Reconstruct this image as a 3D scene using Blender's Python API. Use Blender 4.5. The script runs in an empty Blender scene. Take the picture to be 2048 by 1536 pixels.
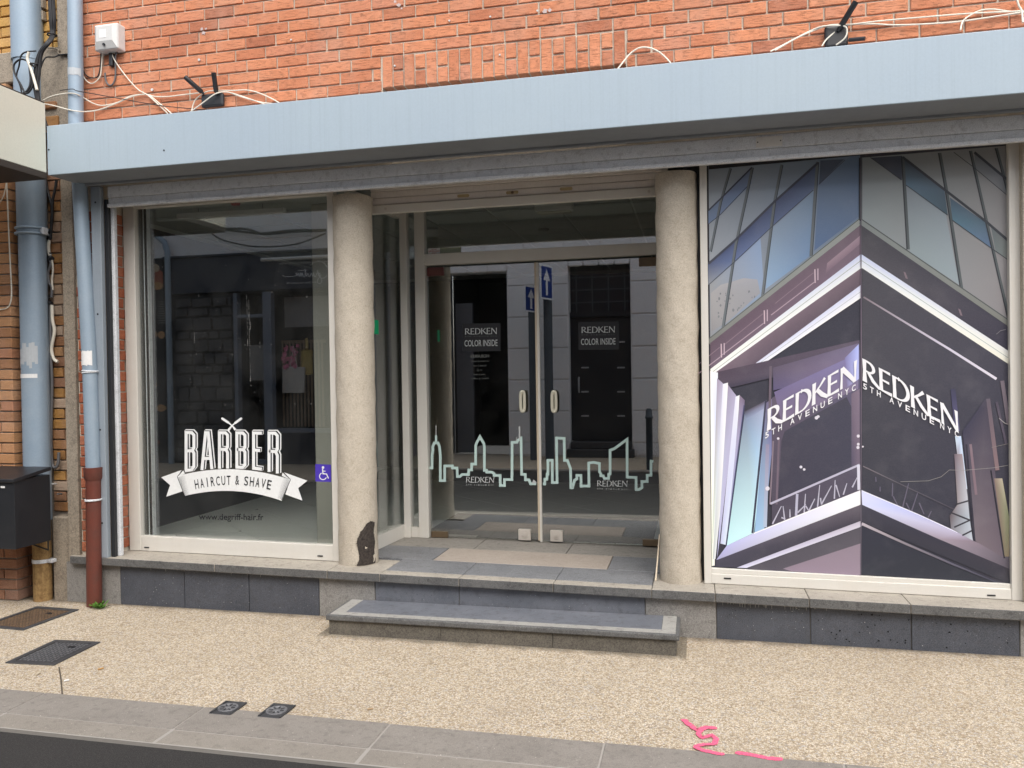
import bpy, bmesh, math, random
import numpy as np
from mathutils import Vector, Matrix
from mathutils.geometry import tessellate_polygon

SC = bpy.context.scene
COL = SC.collection
R = math.radians

# ------------------------------------------------------------------ camera
CAM_Y, CAM_Z, FPX = -5.0, 1.636, 1590.0          # metres, metres, focal length in photo pixels (photo 2048 wide)
YAW, PITCH, ROLL = R(13.0), R(-0.68), R(-0.87)


def cam_axes(y, p, r):
    f = Vector((-math.sin(y), math.cos(y), 0)); rt = Vector((math.cos(y), math.sin(y), 0)); up = Vector((0, 0, 1))
    f2 = f * math.cos(p) + up * math.sin(p); u2 = up * math.cos(p) - f * math.sin(p)
    r3 = rt * math.cos(r) + u2 * math.sin(r); u3 = u2 * math.cos(r) - rt * math.sin(r)
    return r3, u3, f2


RT, UP, FW = cam_axes(YAW, PITCH, ROLL)
CAMP = Vector((0, CAM_Y, CAM_Z))


def ray(px, py):
    return RT * ((px - 1024) / FPX) - UP * ((py - 768) / FPX) + FW


def P(px, py, y=0.0):                               # a point of the photograph on the wall plane at depth y
    d = ray(px, py); return CAMP + d * ((y - CAM_Y) / d.y)


def G(px, py, z=0.0):                               # ... on a horizontal plane at height z
    d = ray(px, py); return CAMP + d * ((z - CAM_Z) / d.z)


def proj(p):
    q = Vector(p) - CAMP; w = q.dot(FW)
    return (1024 + FPX * q.dot(RT) / w, 768 - FPX * q.dot(UP) / w)


cd = bpy.data.cameras.new('camera'); cam = bpy.data.objects.new('camera', cd); COL.objects.link(cam)
cd.sensor_width = 36.0; cd.lens = FPX / 2048 * 36; cd.clip_start = 0.05; cd.clip_end = 500
cam.matrix_world = Matrix.Translation(CAMP) @ Matrix((RT, UP, -FW)).transposed().to_4x4()
SC.camera = cam

# ------------------------------------------------------------------ world, sun, exposure
SUN_EL, SUN_AZ = R(53), R(26)                      # azimuth from straight in front of the facade; plus = from the right
wd = bpy.data.worlds.new('World'); SC.world = wd; wd.use_nodes = True
wn = wd.node_tree.nodes; wl = wd.node_tree.links; wn.clear()
sky = wn.new('ShaderNodeTexSky'); sky.sky_type = 'NISHITA'; sky.sun_disc = False
sky.sun_elevation = SUN_EL; sky.sun_rotation = R(180) + SUN_AZ * -1
sky.air_density = 1.0; sky.dust_density = 4.0; sky.ozone_density = 1.0
bg = wn.new('ShaderNodeBackground'); bg.inputs['Strength'].default_value = 0.15
wo = wn.new('ShaderNodeOutputWorld')
hs = wn.new('ShaderNodeHueSaturation'); hs.inputs['Saturation'].default_value = 0.5      # overcast: a greyer sky
wl.new(sky.outputs[0], hs.inputs['Color']); wl.new(hs.outputs[0], bg.inputs[0]); wl.new(bg.outputs[0], wo.inputs[0])
sd = bpy.data.lights.new('sun', 'SUN'); sd.energy = 1.5; sd.angle = R(85); sd.color = (1.0, 0.955, 0.89)
so = bpy.data.objects.new('sun', sd); COL.objects.link(so)
sdir = Vector((math.sin(SUN_AZ) * math.cos(SUN_EL), -math.cos(SUN_AZ) * math.cos(SUN_EL), math.sin(SUN_EL)))
so.rotation_euler = sdir.to_track_quat('Z', 'Y').to_euler(); so.location = sdir * 30
SC.view_settings.view_transform = 'Standard'; SC.view_settings.look = 'None'
SC.view_settings.exposure = 0.86; SC.view_settings.gamma = 1.0; SC.view_settings.use_curve_mapping = False
SC.render.engine = 'CYCLES'
SC.cycles.max_bounces = 8; SC.cycles.transparent_max_bounces = 24; SC.cycles.diffuse_bounces = 4; SC.cycles.glossy_bounces = 4
SC.cycles.use_denoising = True
SC.cycles.caustics_reflective = False; SC.cycles.caustics_refractive = False

RNG = random.Random(7)
WM = {}                                             # world matrix of every object


# ------------------------------------------------------------------ object helpers
def link(o, parent=None, world=None):
    COL.objects.link(o)
    w = world if world is not None else Matrix.Identity(4)
    if parent is not None:
        o.parent = parent; o.matrix_parent_inverse = WM[parent].inverted()
    o.matrix_basis = w
    WM[o] = w
    return o


def thing(name, label, cat, loc=(0, 0, 0), group=None, kind=None):
    o = bpy.data.objects.new(name, None); o.empty_display_size = 0.1
    link(o, None, Matrix.Translation(Vector(loc)))
    o['label'] = label; o['category'] = cat
    if group: o['group'] = group
    if kind: o['kind'] = kind
    return o


def tag(o, label, cat, group=None, kind=None):
    o['label'] = label; o['category'] = cat
    if group: o['group'] = group
    if kind: o['kind'] = kind
    return o


class MB:
    def __init__(s):
        s.bm = bmesh.new(); s.mats = []

    def mi(s, m):
        if m is None: return 0
        if m not in s.mats: s.mats.append(m)
        return s.mats.index(m)

    def box(s, x0, x1, y0, y1, z0, z1, bev=0.0, seg=1, tilt=0.0, xc=None, mat=None, lean=0.0):
        xc = (x0 + x1) / 2 if xc is None else xc
        t = bmesh.new()
        v = [t.verts.new((x, y, z)) for x in (x0, x1) for y in (y0, y1) for z in (z0, z1)]
        for f in ((0, 1, 3, 2), (4, 6, 7, 5), (0, 4, 5, 1), (2, 3, 7, 6), (0, 2, 6, 4), (1, 5, 7, 3)):
            t.faces.new([v[i] for i in f])
        if bev: bmesh.ops.bevel(t, geom=t.edges[:], offset=bev, segments=seg, affect='EDGES', profile=0.5)
        for q in t.verts:
            q.co.z += tilt * (q.co.x - xc)
        s.merge(t, mat)
        return s

    def merge(s, t, mat=None):
        k = s.mi(mat); t.normal_update()
        mp = {v: s.bm.verts.new(v.co) for v in t.verts}
        for f in t.faces:
            try:
                g = s.bm.faces.new([mp[v] for v in f.verts]); g.material_index = k; g.smooth = f.smooth
            except ValueError: pass
        t.free()

    def poly(s, pts, mat=None):
        try:
            f = s.bm.faces.new([s.bm.verts.new(p) for p in pts]); f.material_index = s.mi(mat); return f
        except ValueError: return None

    def prism(s, pts, ext, mat=None, bev=0.0):
        t = bmesh.new(); ext = Vector(ext)
        a = [t.verts.new(p) for p in pts]; b = [t.verts.new(Vector(p) + ext) for p in pts]
        n = len(pts)
        t.faces.new(a[::-1]); t.faces.new(b)
        for i in range(n): t.faces.new((a[i], a[(i + 1) % n], b[(i + 1) % n], b[i]))
        bmesh.ops.recalc_face_normals(t, faces=t.faces[:])
        if bev: bmesh.ops.bevel(t, geom=t.edges[:], offset=bev, segments=1, affect='EDGES')
        s.merge(t, mat); return s

    def tube(s, pts, r, n=10, cap=True, mat=None):
        k = s.mi(mat); pts = [Vector(p) for p in pts]; rings = []
        rad = r if isinstance(r, (list, tuple)) else [r] * len(pts)
        ref = None
        for i, p in enumerate(pts):
            d = (pts[min(i + 1, len(pts) - 1)] - pts[max(i - 1, 0)])
            if d.length < 1e-9: d = Vector((0, 0, 1))
            d.normalize()
            if ref is None:
                ref = Vector((1, 0, 0)) if abs(d.x) < 0.8 else Vector((0, 0, 1))
            a = (ref - d * ref.dot(d)); a.normalize(); b = d.cross(a); ref = a
            rings.append([s.bm.verts.new(p + (a * math.cos(t) + b * math.sin(t)) * rad[i]) for t in (2 * math.pi * j / n for j in range(n))])
        for i in range(len(rings) - 1):
            for j in range(n):
                f = s.bm.faces.new((rings[i][j], rings[i][(j + 1) % n], rings[i + 1][(j + 1) % n], rings[i + 1][j])); f.smooth = True; f.material_index = k
        if cap:
            for q in (rings[0][::-1], rings[-1]):          # own vertices, so that the rim stays crisp
                f = s.bm.faces.new([s.bm.verts.new(v.co) for v in q]); f.material_index = k
        return s

    def lathe(s, prof, c, n=32, mat=None, smooth=True):       # profile of (radius, z)
        k = s.mi(mat); rings = []
        for r, z in prof:
            rings.append([s.bm.verts.new((c[0] + r * math.cos(t), c[1] + r * math.sin(t), z)) for t in (2 * math.pi * j / n for j in range(n))])
        for i in range(len(rings) - 1):
            for j in range(n):
                f = s.bm.faces.new((rings[i][j], rings[i][(j + 1) % n], rings[i + 1][(j + 1) % n], rings[i + 1][j])); f.smooth = smooth; f.material_index = k
        for q in (rings[0][::-1], rings[-1]): s.bm.faces.new([s.bm.verts.new(v.co) for v in q])
        return s

    def build(s, name, mat=None, parent=None, recalc=True, world=None):
        if recalc: bmesh.ops.recalc_face_normals(s.bm, faces=s.bm.faces[:])
        me = bpy.data.meshes.new(name); s.bm.to_mesh(me); s.bm.free()
        for m in (s.mats if s.mats and s.mats[0] is not None else [mat]): me.materials.append(m)
        o = bpy.data.objects.new(name, me)
        return link(o, parent, world)


def put(name, me, parent, world):
    return link(bpy.data.objects.new(name, me), parent, world)


# ------------------------------------------------------------------ materials
class NT:
    def __init__(s, name):
        s.m = bpy.data.materials.new(name); s.m.use_nodes = True
        s.t = s.m.node_tree; s.t.nodes.clear()
        s.out = s.n('ShaderNodeOutputMaterial')

    def n(s, typ, **kw):
        x = s.t.nodes.new(typ)
        for k, v in kw.items():
            if k in x.inputs.keys(): x.inputs[k].default_value = v
            else: setattr(x, k, v)
        return x

    def l(s, a, b): s.t.links.new(a, b)

    def coord(s, scale=(1, 1, 1), kind='Object', rot=(0, 0, 0)):
        c = s.n('ShaderNodeTexCoord'); mp = s.n('ShaderNodeMapping')
        mp.inputs['Scale'].default_value = scale; mp.inputs['Rotation'].default_value = rot
        s.l(c.outputs[kind], mp.inputs[0]); return mp.outputs[0]

    def wpos(s, scale=(1, 1, 1), rot=(0, 0, 0)):
        c = s.n('ShaderNodeNewGeometry'); mp = s.n('ShaderNodeMapping')
        mp.inputs['Scale'].default_value = scale; mp.inputs['Rotation'].default_value = rot
        s.l(c.outputs['Position'], mp.inputs[0]); return mp.outputs[0]

    def noise(s, vec, scale, detail=3, rough=0.55):
        x = s.n('ShaderNodeTexNoise'); x.inputs['Scale'].default_value = scale; x.inputs['Detail'].default_value = detail
        x.inputs['Roughness'].default_value = rough; s.l(vec, x.inputs['Vector']); return x.outputs['Fac']

    def ramp(s, fac, stops, interp='LINEAR'):
        x = s.n('ShaderNodeValToRGB'); e = x.color_ramp.elements; x.color_ramp.interpolation = interp
        while len(e) < len(stops): e.new(0.5)
        for i, (p, c) in enumerate(stops):
            e[i].position = p; e[i].color = (*c, 1) if len(c) == 3 else c
        s.l(fac, x.inputs[0]); return x.outputs['Color']

    def math(s, op, a, b=None, clamp=False):
        x = s.n('ShaderNodeMath', operation=op); x.use_clamp = clamp
        for i, v in enumerate((a, b)):
            if v is None: continue
            if isinstance(v, (int, float)): x.inputs[i].default_value = v
            else: s.l(v, x.inputs[i])
        return x.outputs[0]

    def mix(s, fac, a, b, mode='MIX'):
        x = s.n('ShaderNodeMix', data_type='RGBA', blend_type=mode)
        for i, v in ((0, fac), (6, a), (7, b)):
            if isinstance(v, (int, float)): x.inputs[i].default_value = v
            elif isinstance(v, tuple): x.inputs[i].default_value = (*v, 1) if len(v) == 3 else v
            else: s.l(v, x.inputs[i])
        return x.outputs[2]

    def done(s, col, rough=0.6, spec=0.5, metal=0.0, height=None, bs=0.3, bd=0.01, coat=0.0):
        b = s.n('ShaderNodeBsdfPrincipled')
        if isinstance(col, tuple): b.inputs['Base Color'].default_value = (*col, 1)
        else: s.l(col, b.inputs['Base Color'])
        if isinstance(rough, (int, float)): b.inputs['Roughness'].default_value = rough
        else: s.l(rough, b.inputs['Roughness'])
        b.inputs['Specular IOR Level'].default_value = spec; b.inputs['Metallic'].default_value = metal
        b.inputs['Coat Weight'].default_value = coat
        if height is not None:
            bp = s.n('ShaderNodeBump'); bp.inputs['Strength'].default_value = bs; bp.inputs['Distance'].default_value = bd
            s.l(height, bp.inputs['Height']); s.l(bp.outputs[0], b.inputs['Normal'])
        s.l(b.outputs[0], s.out.inputs[0]); return s.m


def sc(c, k): return tuple(min(1.0, v * k) for v in c)


def paint(name, col, rough=0.45, dirt=0.25, dcol=None, scale=3.0, spec=0.4, metal=0.0, streak=0.0, fine=0.08, bs=0.12, scol=None):
    t = NT(name); v = t.wpos()
    n1 = t.noise(v, scale, 5, 0.65); n2 = t.noise(v, 90, 2)
    dcol = dcol or sc(col, 0.55)
    f = t.math('MULTIPLY', t.ramp(n1, [(0.42, (0, 0, 0)), (0.75, (1, 1, 1))]), dirt)
    c = t.mix(f, col, dcol)
    c = t.mix(fine, c, t.ramp(n2, [(0.3, sc(col, 0.5)), (0.7, sc(col, 1.25))]))
    if streak:
        n3 = t.noise(t.wpos((60, 60, 0.8)), 1.0, 5, 0.7)
        c = t.mix(t.math('MULTIPLY', t.ramp(n3, [(0.5, (0, 0, 0)), (0.75, (1, 1, 1))]), streak), c, scol or dcol)
    rr = t.math('ADD', t.math('MULTIPLY', n1, 0.25), rough - 0.12)
    return t.done(c, rr, spec, metal, n2, bs, 0.002)


def flat(name, col, rough=0.6, spec=0.3, metal=0.0):
    t = NT(name); n = t.noise(t.wpos(), 60, 3)
    c = t.mix(0.12, col, t.ramp(n, [(0.3, sc(col, 0.6)), (0.7, sc(col, 1.2))]))
    return t.done(c, rough, spec, metal)


def brick_mat(name, stops, scratch=1.0, dirt=0.3, dirtcol=(0.10, 0.06, 0.045), paintcols=None):
    t = NT(name)
    oi = t.n('ShaderNodeObjectInfo'); ge = t.n('ShaderNodeNewGeometry')
    rnd = t.math('FRACT', t.math('ADD', oi.outputs['Random'], ge.outputs['Random Per Island']))
    base = t.ramp(rnd, stops)
    w = t.wpos((6, 6, 46)); n1 = t.noise(w, 3.0, 5, 0.75)
    w2 = t.wpos(); n2 = t.noise(w2, 160, 3, 0.6); n3 = t.noise(w2, 5, 4, 0.6)
    sc_ = t.ramp(n1, [(0.36, (0, 0, 0)), (0.48, (1, 1, 1))])
    c = t.mix(t.math('MULTIPLY', t.math('SUBTRACT', 1.0, sc_), 0.62 * scratch), base, (0.20, 0.085, 0.05))
    c = t.mix(0.22, c, t.ramp(n2, [(0.3, (0.16, 0.06, 0.03)), (0.72, (0.85, 0.42, 0.22))]))
    c = t.mix(t.math('MULTIPLY', t.ramp(n3, [(0.5, (0, 0, 0)), (0.75, (1, 1, 1))]), dirt), c, dirtcol)
    n4 = t.noise(t.wpos((1.6, 1.6, 1.0)), 2.2, 5, 0.65)
    c = t.mix(t.math('MULTIPLY', t.ramp(n4, [(0.46, (0, 0, 0)), (0.68, (1, 1, 1))]), 0.30), c, (0.52, 0.34, 0.26))
    h = t.math('ADD', t.math('MULTIPLY', sc_, 0.7 * scratch), t.math('MULTIPLY', n2, 0.5))
    return t.done(c, 0.85, 0.2, 0, h, 0.8, 0.005)


def mortar_mat(name, col):
    t = NT(name); v = t.wpos(); n1 = t.noise(v, 9, 5, 0.65); n2 = t.noise(v, 240, 2)
    c = t.mix(t.ramp(n1, [(0.35, (0, 0, 0)), (0.7, (1, 1, 1))]), sc(col, 0.62), col)
    c = t.mix(0.35, c, t.ramp(n2, [(0.3, sc(col, 0.5)), (0.7, sc(col, 1.3))]))
    return t.done(c, 0.92, 0.15, 0, n2, 0.5, 0.004)


def stone_mat(name, dark, light, speck=0.5, bs=0.25, rough=0.6, streak=0.0, sscale=230, stain=(0.05, 0.045, 0.04), stf=0.35, spec=0.35, sp=0.7, ragged=False):
    spk = sp
    t = NT(name); v = t.wpos(); n1 = t.noise(v, 4, 6, 0.65); n2 = t.noise(v, sscale, 3, 0.7); n3 = t.noise(v, 26, 4, 0.6)
    c = t.mix(t.ramp(n1, [(0.3, (0, 0, 0)), (0.72, (1, 1, 1))]), dark, light)
    c = t.mix(speck, c, t.ramp(n2, [(0.34, sc(dark, 0.55)), (0.5, light), (0.66, sc(light, 1.45))]))
    c = t.mix(t.math('MULTIPLY', t.ramp(n3, [(0.52, (0, 0, 0)), (0.7, (1, 1, 1))]), stf), c, stain)
    if streak:
        n4 = t.noise(t.wpos((26, 26, 1.2)), 1, 3, 0.6)
        c = t.mix(t.math('MULTIPLY', t.ramp(n4, [(0.5, (0, 0, 0)), (0.72, (1, 1, 1))]), streak), c, sc(light, 1.5))
    vo = t.n('ShaderNodeTexVoronoi'); vo.inputs['Scale'].default_value = 34; t.l(v, vo.inputs['Vector'])
    sp = t.ramp(vo.outputs['Distance'], [(0.055, (1, 1, 1)), (0.09, (0, 0, 0))])
    c = t.mix(t.math('MULTIPLY', sp, spk), c, sc(light, 2.4))
    m_ = t.done(c, rough, spec, 0, n2, bs, 0.003)
    if ragged:                                        # broken outline: the edge of the patch frays out
        b = [x for x in t.t.nodes if x.type == 'BSDF_PRINCIPLED'][0]
        at_ = t.n('ShaderNodeVertexColor'); at_.layer_name = 'Col'; tr = t.n('ShaderNodeBsdfTransparent'); mx = t.n('ShaderNodeMixShader')
        nn_ = t.noise(v, 45, 4, 0.7)
        f = t.ramp(t.math('ADD', t.math('MULTIPLY', at_.outputs[0], 0.9), t.math('MULTIPLY', nn_, 0.9)), [(0.62, (0, 0, 0)), (0.70, (1, 1, 1))])
        t.l(f, mx.inputs[0]); t.l(tr.outputs[0], mx.inputs[1]); t.l(b.outputs[0], mx.inputs[2]); t.l(mx.outputs[0], t.out.inputs[0])
    return m_


def aggregate_mat():
    t = NT('exposed_aggregate'); v = t.wpos()
    vo = t.n('ShaderNodeTexVoronoi'); vo.inputs['Scale'].default_value = 118; t.l(v, vo.inputs['Vector'])
    vd = t.n('ShaderNodeTexVoronoi', feature='DISTANCE_TO_EDGE'); vd.inputs['Scale'].default_value = 118; t.l(v, vd.inputs['Vector'])
    sepr = t.n('ShaderNodeSeparateColor'); t.l(vo.outputs['Color'], sepr.inputs[0])
    c = t.ramp(sepr.outputs[0], [(0.0, (0.29, 0.225, 0.15)), (0.2, (0.48, 0.39, 0.275)), (0.5, (0.61, 0.52, 0.385)), (0.75, (0.73, 0.65, 0.52)), (0.93, (0.54, 0.505, 0.46)), (1.0, (0.32, 0.29, 0.25))])
    edge = t.ramp(vd.outputs['Distance'], [(0.02, (0, 0, 0)), (0.14, (1, 1, 1))])
    c = t.mix(t.math('MULTIPLY', t.math('SUBTRACT', 1.0, edge), 0.60), c, (0.20, 0.15, 0.10))
    n1 = t.noise(v, 1.3, 5, 0.62); n2 = t.noise(v, 7, 4, 0.6)
    c = t.mix(t.math('MULTIPLY', t.ramp(n1, [(0.42, (0, 0, 0)), (0.75, (1, 1, 1))]), 0.30), c, (0.30, 0.235, 0.165))
    c = t.mix(t.math('MULTIPLY', t.ramp(n2, [(0.5, (0, 0, 0)), (0.8, (1, 1, 1))]), 0.18), c, (0.26, 0.21, 0.16))
    # grime and soft contact shade painted along the foot of the shop front
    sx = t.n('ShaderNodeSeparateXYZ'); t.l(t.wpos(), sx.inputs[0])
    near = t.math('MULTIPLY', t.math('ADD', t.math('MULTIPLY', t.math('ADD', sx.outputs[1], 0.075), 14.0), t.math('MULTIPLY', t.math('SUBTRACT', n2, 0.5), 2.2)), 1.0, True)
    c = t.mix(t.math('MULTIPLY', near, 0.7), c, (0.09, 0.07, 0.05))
    stp = t.math('MULTIPLY', t.math('ADD', t.math('MULTIPLY', t.math('ADD', sx.outputs[1], 0.425), 16.0), t.math('MULTIPLY', t.math('SUBTRACT', n2, 0.5), 2.4)), 1.0, True)  # same grime and contact shade, painted in front of the step
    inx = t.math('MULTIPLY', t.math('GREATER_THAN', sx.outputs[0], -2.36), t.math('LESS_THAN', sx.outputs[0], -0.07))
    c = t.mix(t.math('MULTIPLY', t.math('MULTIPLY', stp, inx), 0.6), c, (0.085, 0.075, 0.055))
    gv = t.n('ShaderNodeTexVoronoi'); gv.inputs['Scale'].default_value = 1.9; t.l(v, gv.inputs['Vector'])
    gum = t.ramp(t.math('ADD', gv.outputs['Distance'], t.math('MULTIPLY', t.noise(v, 40, 2), 0.03)), [(0.045, (1, 1, 1)), (0.06, (0, 0, 0))])
    c = t.mix(t.math('MULTIPLY', gum, 0.45), c, (0.13, 0.115, 0.10))
    dome = t.math('SUBTRACT', 1.0, vo.outputs['Distance'])
    return t.done(c, 0.8, 0.25, 0, t.math('MULTIPLY', dome, edge), 0.55, 0.006)


def asphalt_mat():
    t = NT('asphalt'); v = t.wpos(); n2 = t.noise(v, 260, 3, 0.7); n1 = t.noise(v, 2, 5)
    c = t.ramp(n2, [(0.3, (0.012, 0.012, 0.012)), (0.55, (0.036, 0.035, 0.034)), (0.75, (0.09, 0.085, 0.08))])
    c = t.mix(t.math('MULTIPLY', n1, 0.3), c, (0.055, 0.05, 0.046))
    return t.done(c, 0.85, 0.3, 0, n2, 0.6, 0.006)


def glass_mat(name='window_glass', base=0.115, dust=1.0, tint=(0.97, 0.99, 0.98)):
    t = NT(name); lw = t.n('ShaderNodeLayerWeight'); lw.inputs['Blend'].default_value = 0.5
    fac = t.math('ADD', t.math('MULTIPLY', t.math('POWER', lw.outputs['Facing'], 5.0), 0.9), base, True)
    tr = t.n('ShaderNodeBsdfTransparent'); tr.inputs[0].default_value = (*tint, 1)
    gl = t.n('ShaderNodeBsdfGlossy'); gl.inputs['Roughness'].default_value = 0.0; gl.inputs[0].default_value = (0.96, 0.97, 0.97, 1)
    m1 = t.n('ShaderNodeMixShader'); t.l(fac, m1.inputs[0]); t.l(tr.outputs[0], m1.inputs[1]); t.l(gl.outputs[0], m1.inputs[2])
    df = t.n('ShaderNodeBsdfDiffuse'); df.inputs[0].default_value = (0.62, 0.61, 0.58, 1)
    v = t.wpos(); vo = t.n('ShaderNodeTexVoronoi'); vo.inputs['Scale'].default_value = 22; t.l(v, vo.inputs['Vector'])
    n = t.noise(v, 3.5, 5, 0.6)
    sp = t.math('MULTIPLY', t.ramp(vo.outputs['Distance'], [(0.03, (1, 1, 1)), (0.06, (0, 0, 0))]), t.ramp(n, [(0.5, (0, 0, 0)), (0.62, (1, 1, 1))]))
    film = t.math('MULTIPLY', t.ramp(n, [(0.35, (0, 0, 0)), (0.8, (1, 1, 1))]), 0.022 * dust)
    dfac = t.math('ADD', t.math('MULTIPLY', sp, 0.4 * dust), film, True)
    m2 = t.n('ShaderNodeMixShader'); t.l(dfac, m2.inputs[0]); t.l(m1.outputs[0], m2.inputs[1]); t.l(df.outputs[0], m2.inputs[2])
    t.l(m2.outputs[0], t.out.inputs[0]); return t.m


def vcol_mat(name, rough=0.35, spec=0.4, grain=0.06):
    t = NT(name); a = t.n('ShaderNodeVertexColor'); a.layer_name = 'Col'
    n = t.noise(t.wpos((1, 1, 12)), 160, 2); n2 = t.noise(t.wpos(), 6, 4, 0.6)
    c = t.mix(grain, a.outputs[0], t.ramp(n, [(0.3, (0.02, 0.02, 0.03)), (0.7, (0.6, 0.6, 0.65))]))
    c = t.mix(t.math('MULTIPLY', t.ramp(n2, [(0.5, (0, 0, 0)), (0.8, (1, 1, 1))]), 0.06), c, (0.5, 0.48, 0.5))
    return t.done(c, rough, spec)


def s2l(c): return tuple(((v / 255) / 12.92 if v <= 10 else ((v / 255 + 0.055) / 1.055) ** 2.4) for v in c)


RED_STOPS = [(0.0, (0.38, 0.125, 0.075)), (0.12, (0.52, 0.185, 0.10)), (0.5, (0.62, 0.235, 0.125)), (0.8, (0.68, 0.27, 0.145)), (1.0, (0.58, 0.235, 0.15))]
M_BRICK = brick_mat('red_brick', RED_STOPS, 0.9, 0.12)
M_DULL = brick_mat('dull_brown_brick', [(0, (0.13, 0.065, 0.045)), (0.4, (0.22, 0.12, 0.08)), (0.7, (0.30, 0.14, 0.08)), (1, (0.17, 0.12, 0.10))], 0.5, 0.5)
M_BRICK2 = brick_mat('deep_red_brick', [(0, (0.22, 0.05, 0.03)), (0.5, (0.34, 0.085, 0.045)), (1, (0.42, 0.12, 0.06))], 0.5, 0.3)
M_TAN = brick_mat('tan_brick', [(0, (0.30, 0.15, 0.07)), (0.3, (0.47, 0.25, 0.115)), (0.7, (0.56, 0.32, 0.16)), (1, (0.36, 0.14, 0.075))], 0.35, 0.3)
M_YELL = brick_mat('yellow_painted_brick', [(0, (0.42, 0.24, 0.05)), (0.5, (0.60, 0.40, 0.12)), (1, (0.55, 0.31, 0.07))], 0.3, 0.35)
M_PEEL = brick_mat('peeling_painted_brick', [(0, (0.16, 0.085, 0.055)), (0.25, (0.45, 0.25, 0.04)), (0.45, (0.22, 0.10, 0.055)), (0.6, (0.45, 0.40, 0.32)), (0.8, (0.32, 0.17, 0.05)), (1, (0.20, 0.12, 0.09))], 0.3, 0.6)
M_MORT = mortar_mat('pale_mortar', (0.64, 0.57, 0.47))
M_MORT2 = mortar_mat('grey_mortar', (0.36, 0.31, 0.26))
M_CONC = stone_mat('weathered_concrete', (0.20, 0.17, 0.135), (0.33, 0.285, 0.225), 0.45, 0.4, 0.9, sscale=120, stain=(0.07, 0.055, 0.045))
M_COLUMN = stone_mat('roughcast_column', (0.43, 0.38, 0.305), (0.54, 0.49, 0.41), 0.34, 0.6, 0.92, sscale=150, stain=(0.30, 0.245, 0.185), stf=0.30, spec=0.15, sp=0.0)
M_BLUE = stone_mat('bluestone', (0.038, 0.043, 0.054), (0.088, 0.095, 0.114), 0.5, 0.15, 0.5, streak=0.12, sscale=190)
M_GREYST = stone_mat('grey_limestone', (0.17, 0.165, 0.155), (0.27, 0.26, 0.245), 0.5, 0.25, 0.75, sscale=170)
M_SILL = stone_mat('worn_sill_stone', (0.29, 0.265, 0.225), (0.43, 0.395, 0.34), 0.3, 0.2, 0.6, sscale=180)
M_LAND = stone_mat('landing_stone', (0.21, 0.20, 0.18), (0.31, 0.29, 0.26), 0.35, 0.2, 0.55, sscale=200)
M_LANDB = stone_mat('speckled_blue_stone', (0.10, 0.108, 0.12), (0.23, 0.235, 0.245), 0.55, 0.2, 0.5, sscale=190)
M_INLAY = stone_mat('beige_mat_stone', (0.33, 0.285, 0.245), (0.41, 0.36, 0.31), 0.2, 0.15, 0.7, sscale=220, stf=0.15)
M_TREAD = stone_mat('blue_step_stone', (0.105, 0.115, 0.135), (0.18, 0.19, 0.215), 0.25, 0.12, 0.5, sscale=220)
M_NOSE = stone_mat('light_step_border', (0.28, 0.275, 0.255), (0.38, 0.37, 0.345), 0.25, 0.15, 0.55, sscale=200)
M_SEDGE = stone_mat('dark_stone_edge', (0.065, 0.066, 0.068), (0.145, 0.145, 0.142), 0.4, 0.25, 0.7, sscale=150, stain=(0.03, 0.03, 0.03), stf=0.5)
M_DARKST = stone_mat('dirty_step_stone', (0.06, 0.056, 0.05), (0.16, 0.145, 0.12), 0.45, 0.35, 0.8, sscale=140)
M_KERB = stone_mat('kerb_concrete', (0.195, 0.178, 0.158), (0.265, 0.243, 0.216), 0.3, 0.2, 0.8, sscale=200, stain=(0.10, 0.09, 0.08))
M_KERB2 = stone_mat('kerb_concrete_worn', (0.21, 0.19, 0.164), (0.285, 0.26, 0.226), 0.3, 0.2, 0.85, sscale=200, stain=(0.11, 0.10, 0.085))
M_JOINT = flat('pale_joint_mortar', (0.34, 0.32, 0.29), 0.9)
M_AGG = aggregate_mat(); M_ASPH = asphalt_mat()
M_CANOPY = paint('pale_blue_cladding', (0.35, 0.43, 0.50), 0.42, 0.45, (0.40, 0.48, 0.52), 0.9, 0.4, 0, 0.30, 0.06, .12, (0.26, 0.32, 0.37))
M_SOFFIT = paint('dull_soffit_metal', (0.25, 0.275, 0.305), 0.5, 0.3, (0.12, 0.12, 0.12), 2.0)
M_GALV = stone_mat('mottled_galvanised_steel', (0.54, 0.56, 0.585), (0.72, 0.745, 0.775), 0.35, 0.05, 0.5, sscale=170, stain=(0.15, 0.15, 0.15), stf=0.3, spec=0.5)
M_RAIL = paint('blue_grey_steel', (0.33, 0.38, 0.43), 0.45, 0.25, (0.22, 0.25, 0.28), 5, 0.5, 0.2, 0.2)
M_WHITE = paint('off_white_lacquer', (0.66, 0.64, 0.59), 0.38, 0.22, (0.56, 0.50, 0.41), 3.5, 0.5, 0, 0.12, 0.04)
M_SLAT = paint('pinkish_white_slat', (0.80, 0.745, 0.70), 0.45, 0.25, (0.48, 0.42, 0.36), 4, 0.4, 0, 0.15)
M_SLOT = flat('yellowed_plastic', (0.48, 0.38, 0.22), 0.6)
M_BLACK = paint('black_metal', (0.014, 0.016, 0.02), 0.42, 0.3, (0.03, 0.03, 0.034), 6, 0.5)
M_BLKPL = flat('black_plastic', (0.018, 0.019, 0.022), 0.45, 0.5)
M_CABW = flat('white_cable', (0.72, 0.68, 0.58), 0.5, 0.4)
M_CABK = flat('black_cable', (0.02, 0.02, 0.022), 0.55, 0.4)
M_CABG = flat('grey_cable', (0.12, 0.12, 0.125), 0.55, 0.4)
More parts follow.
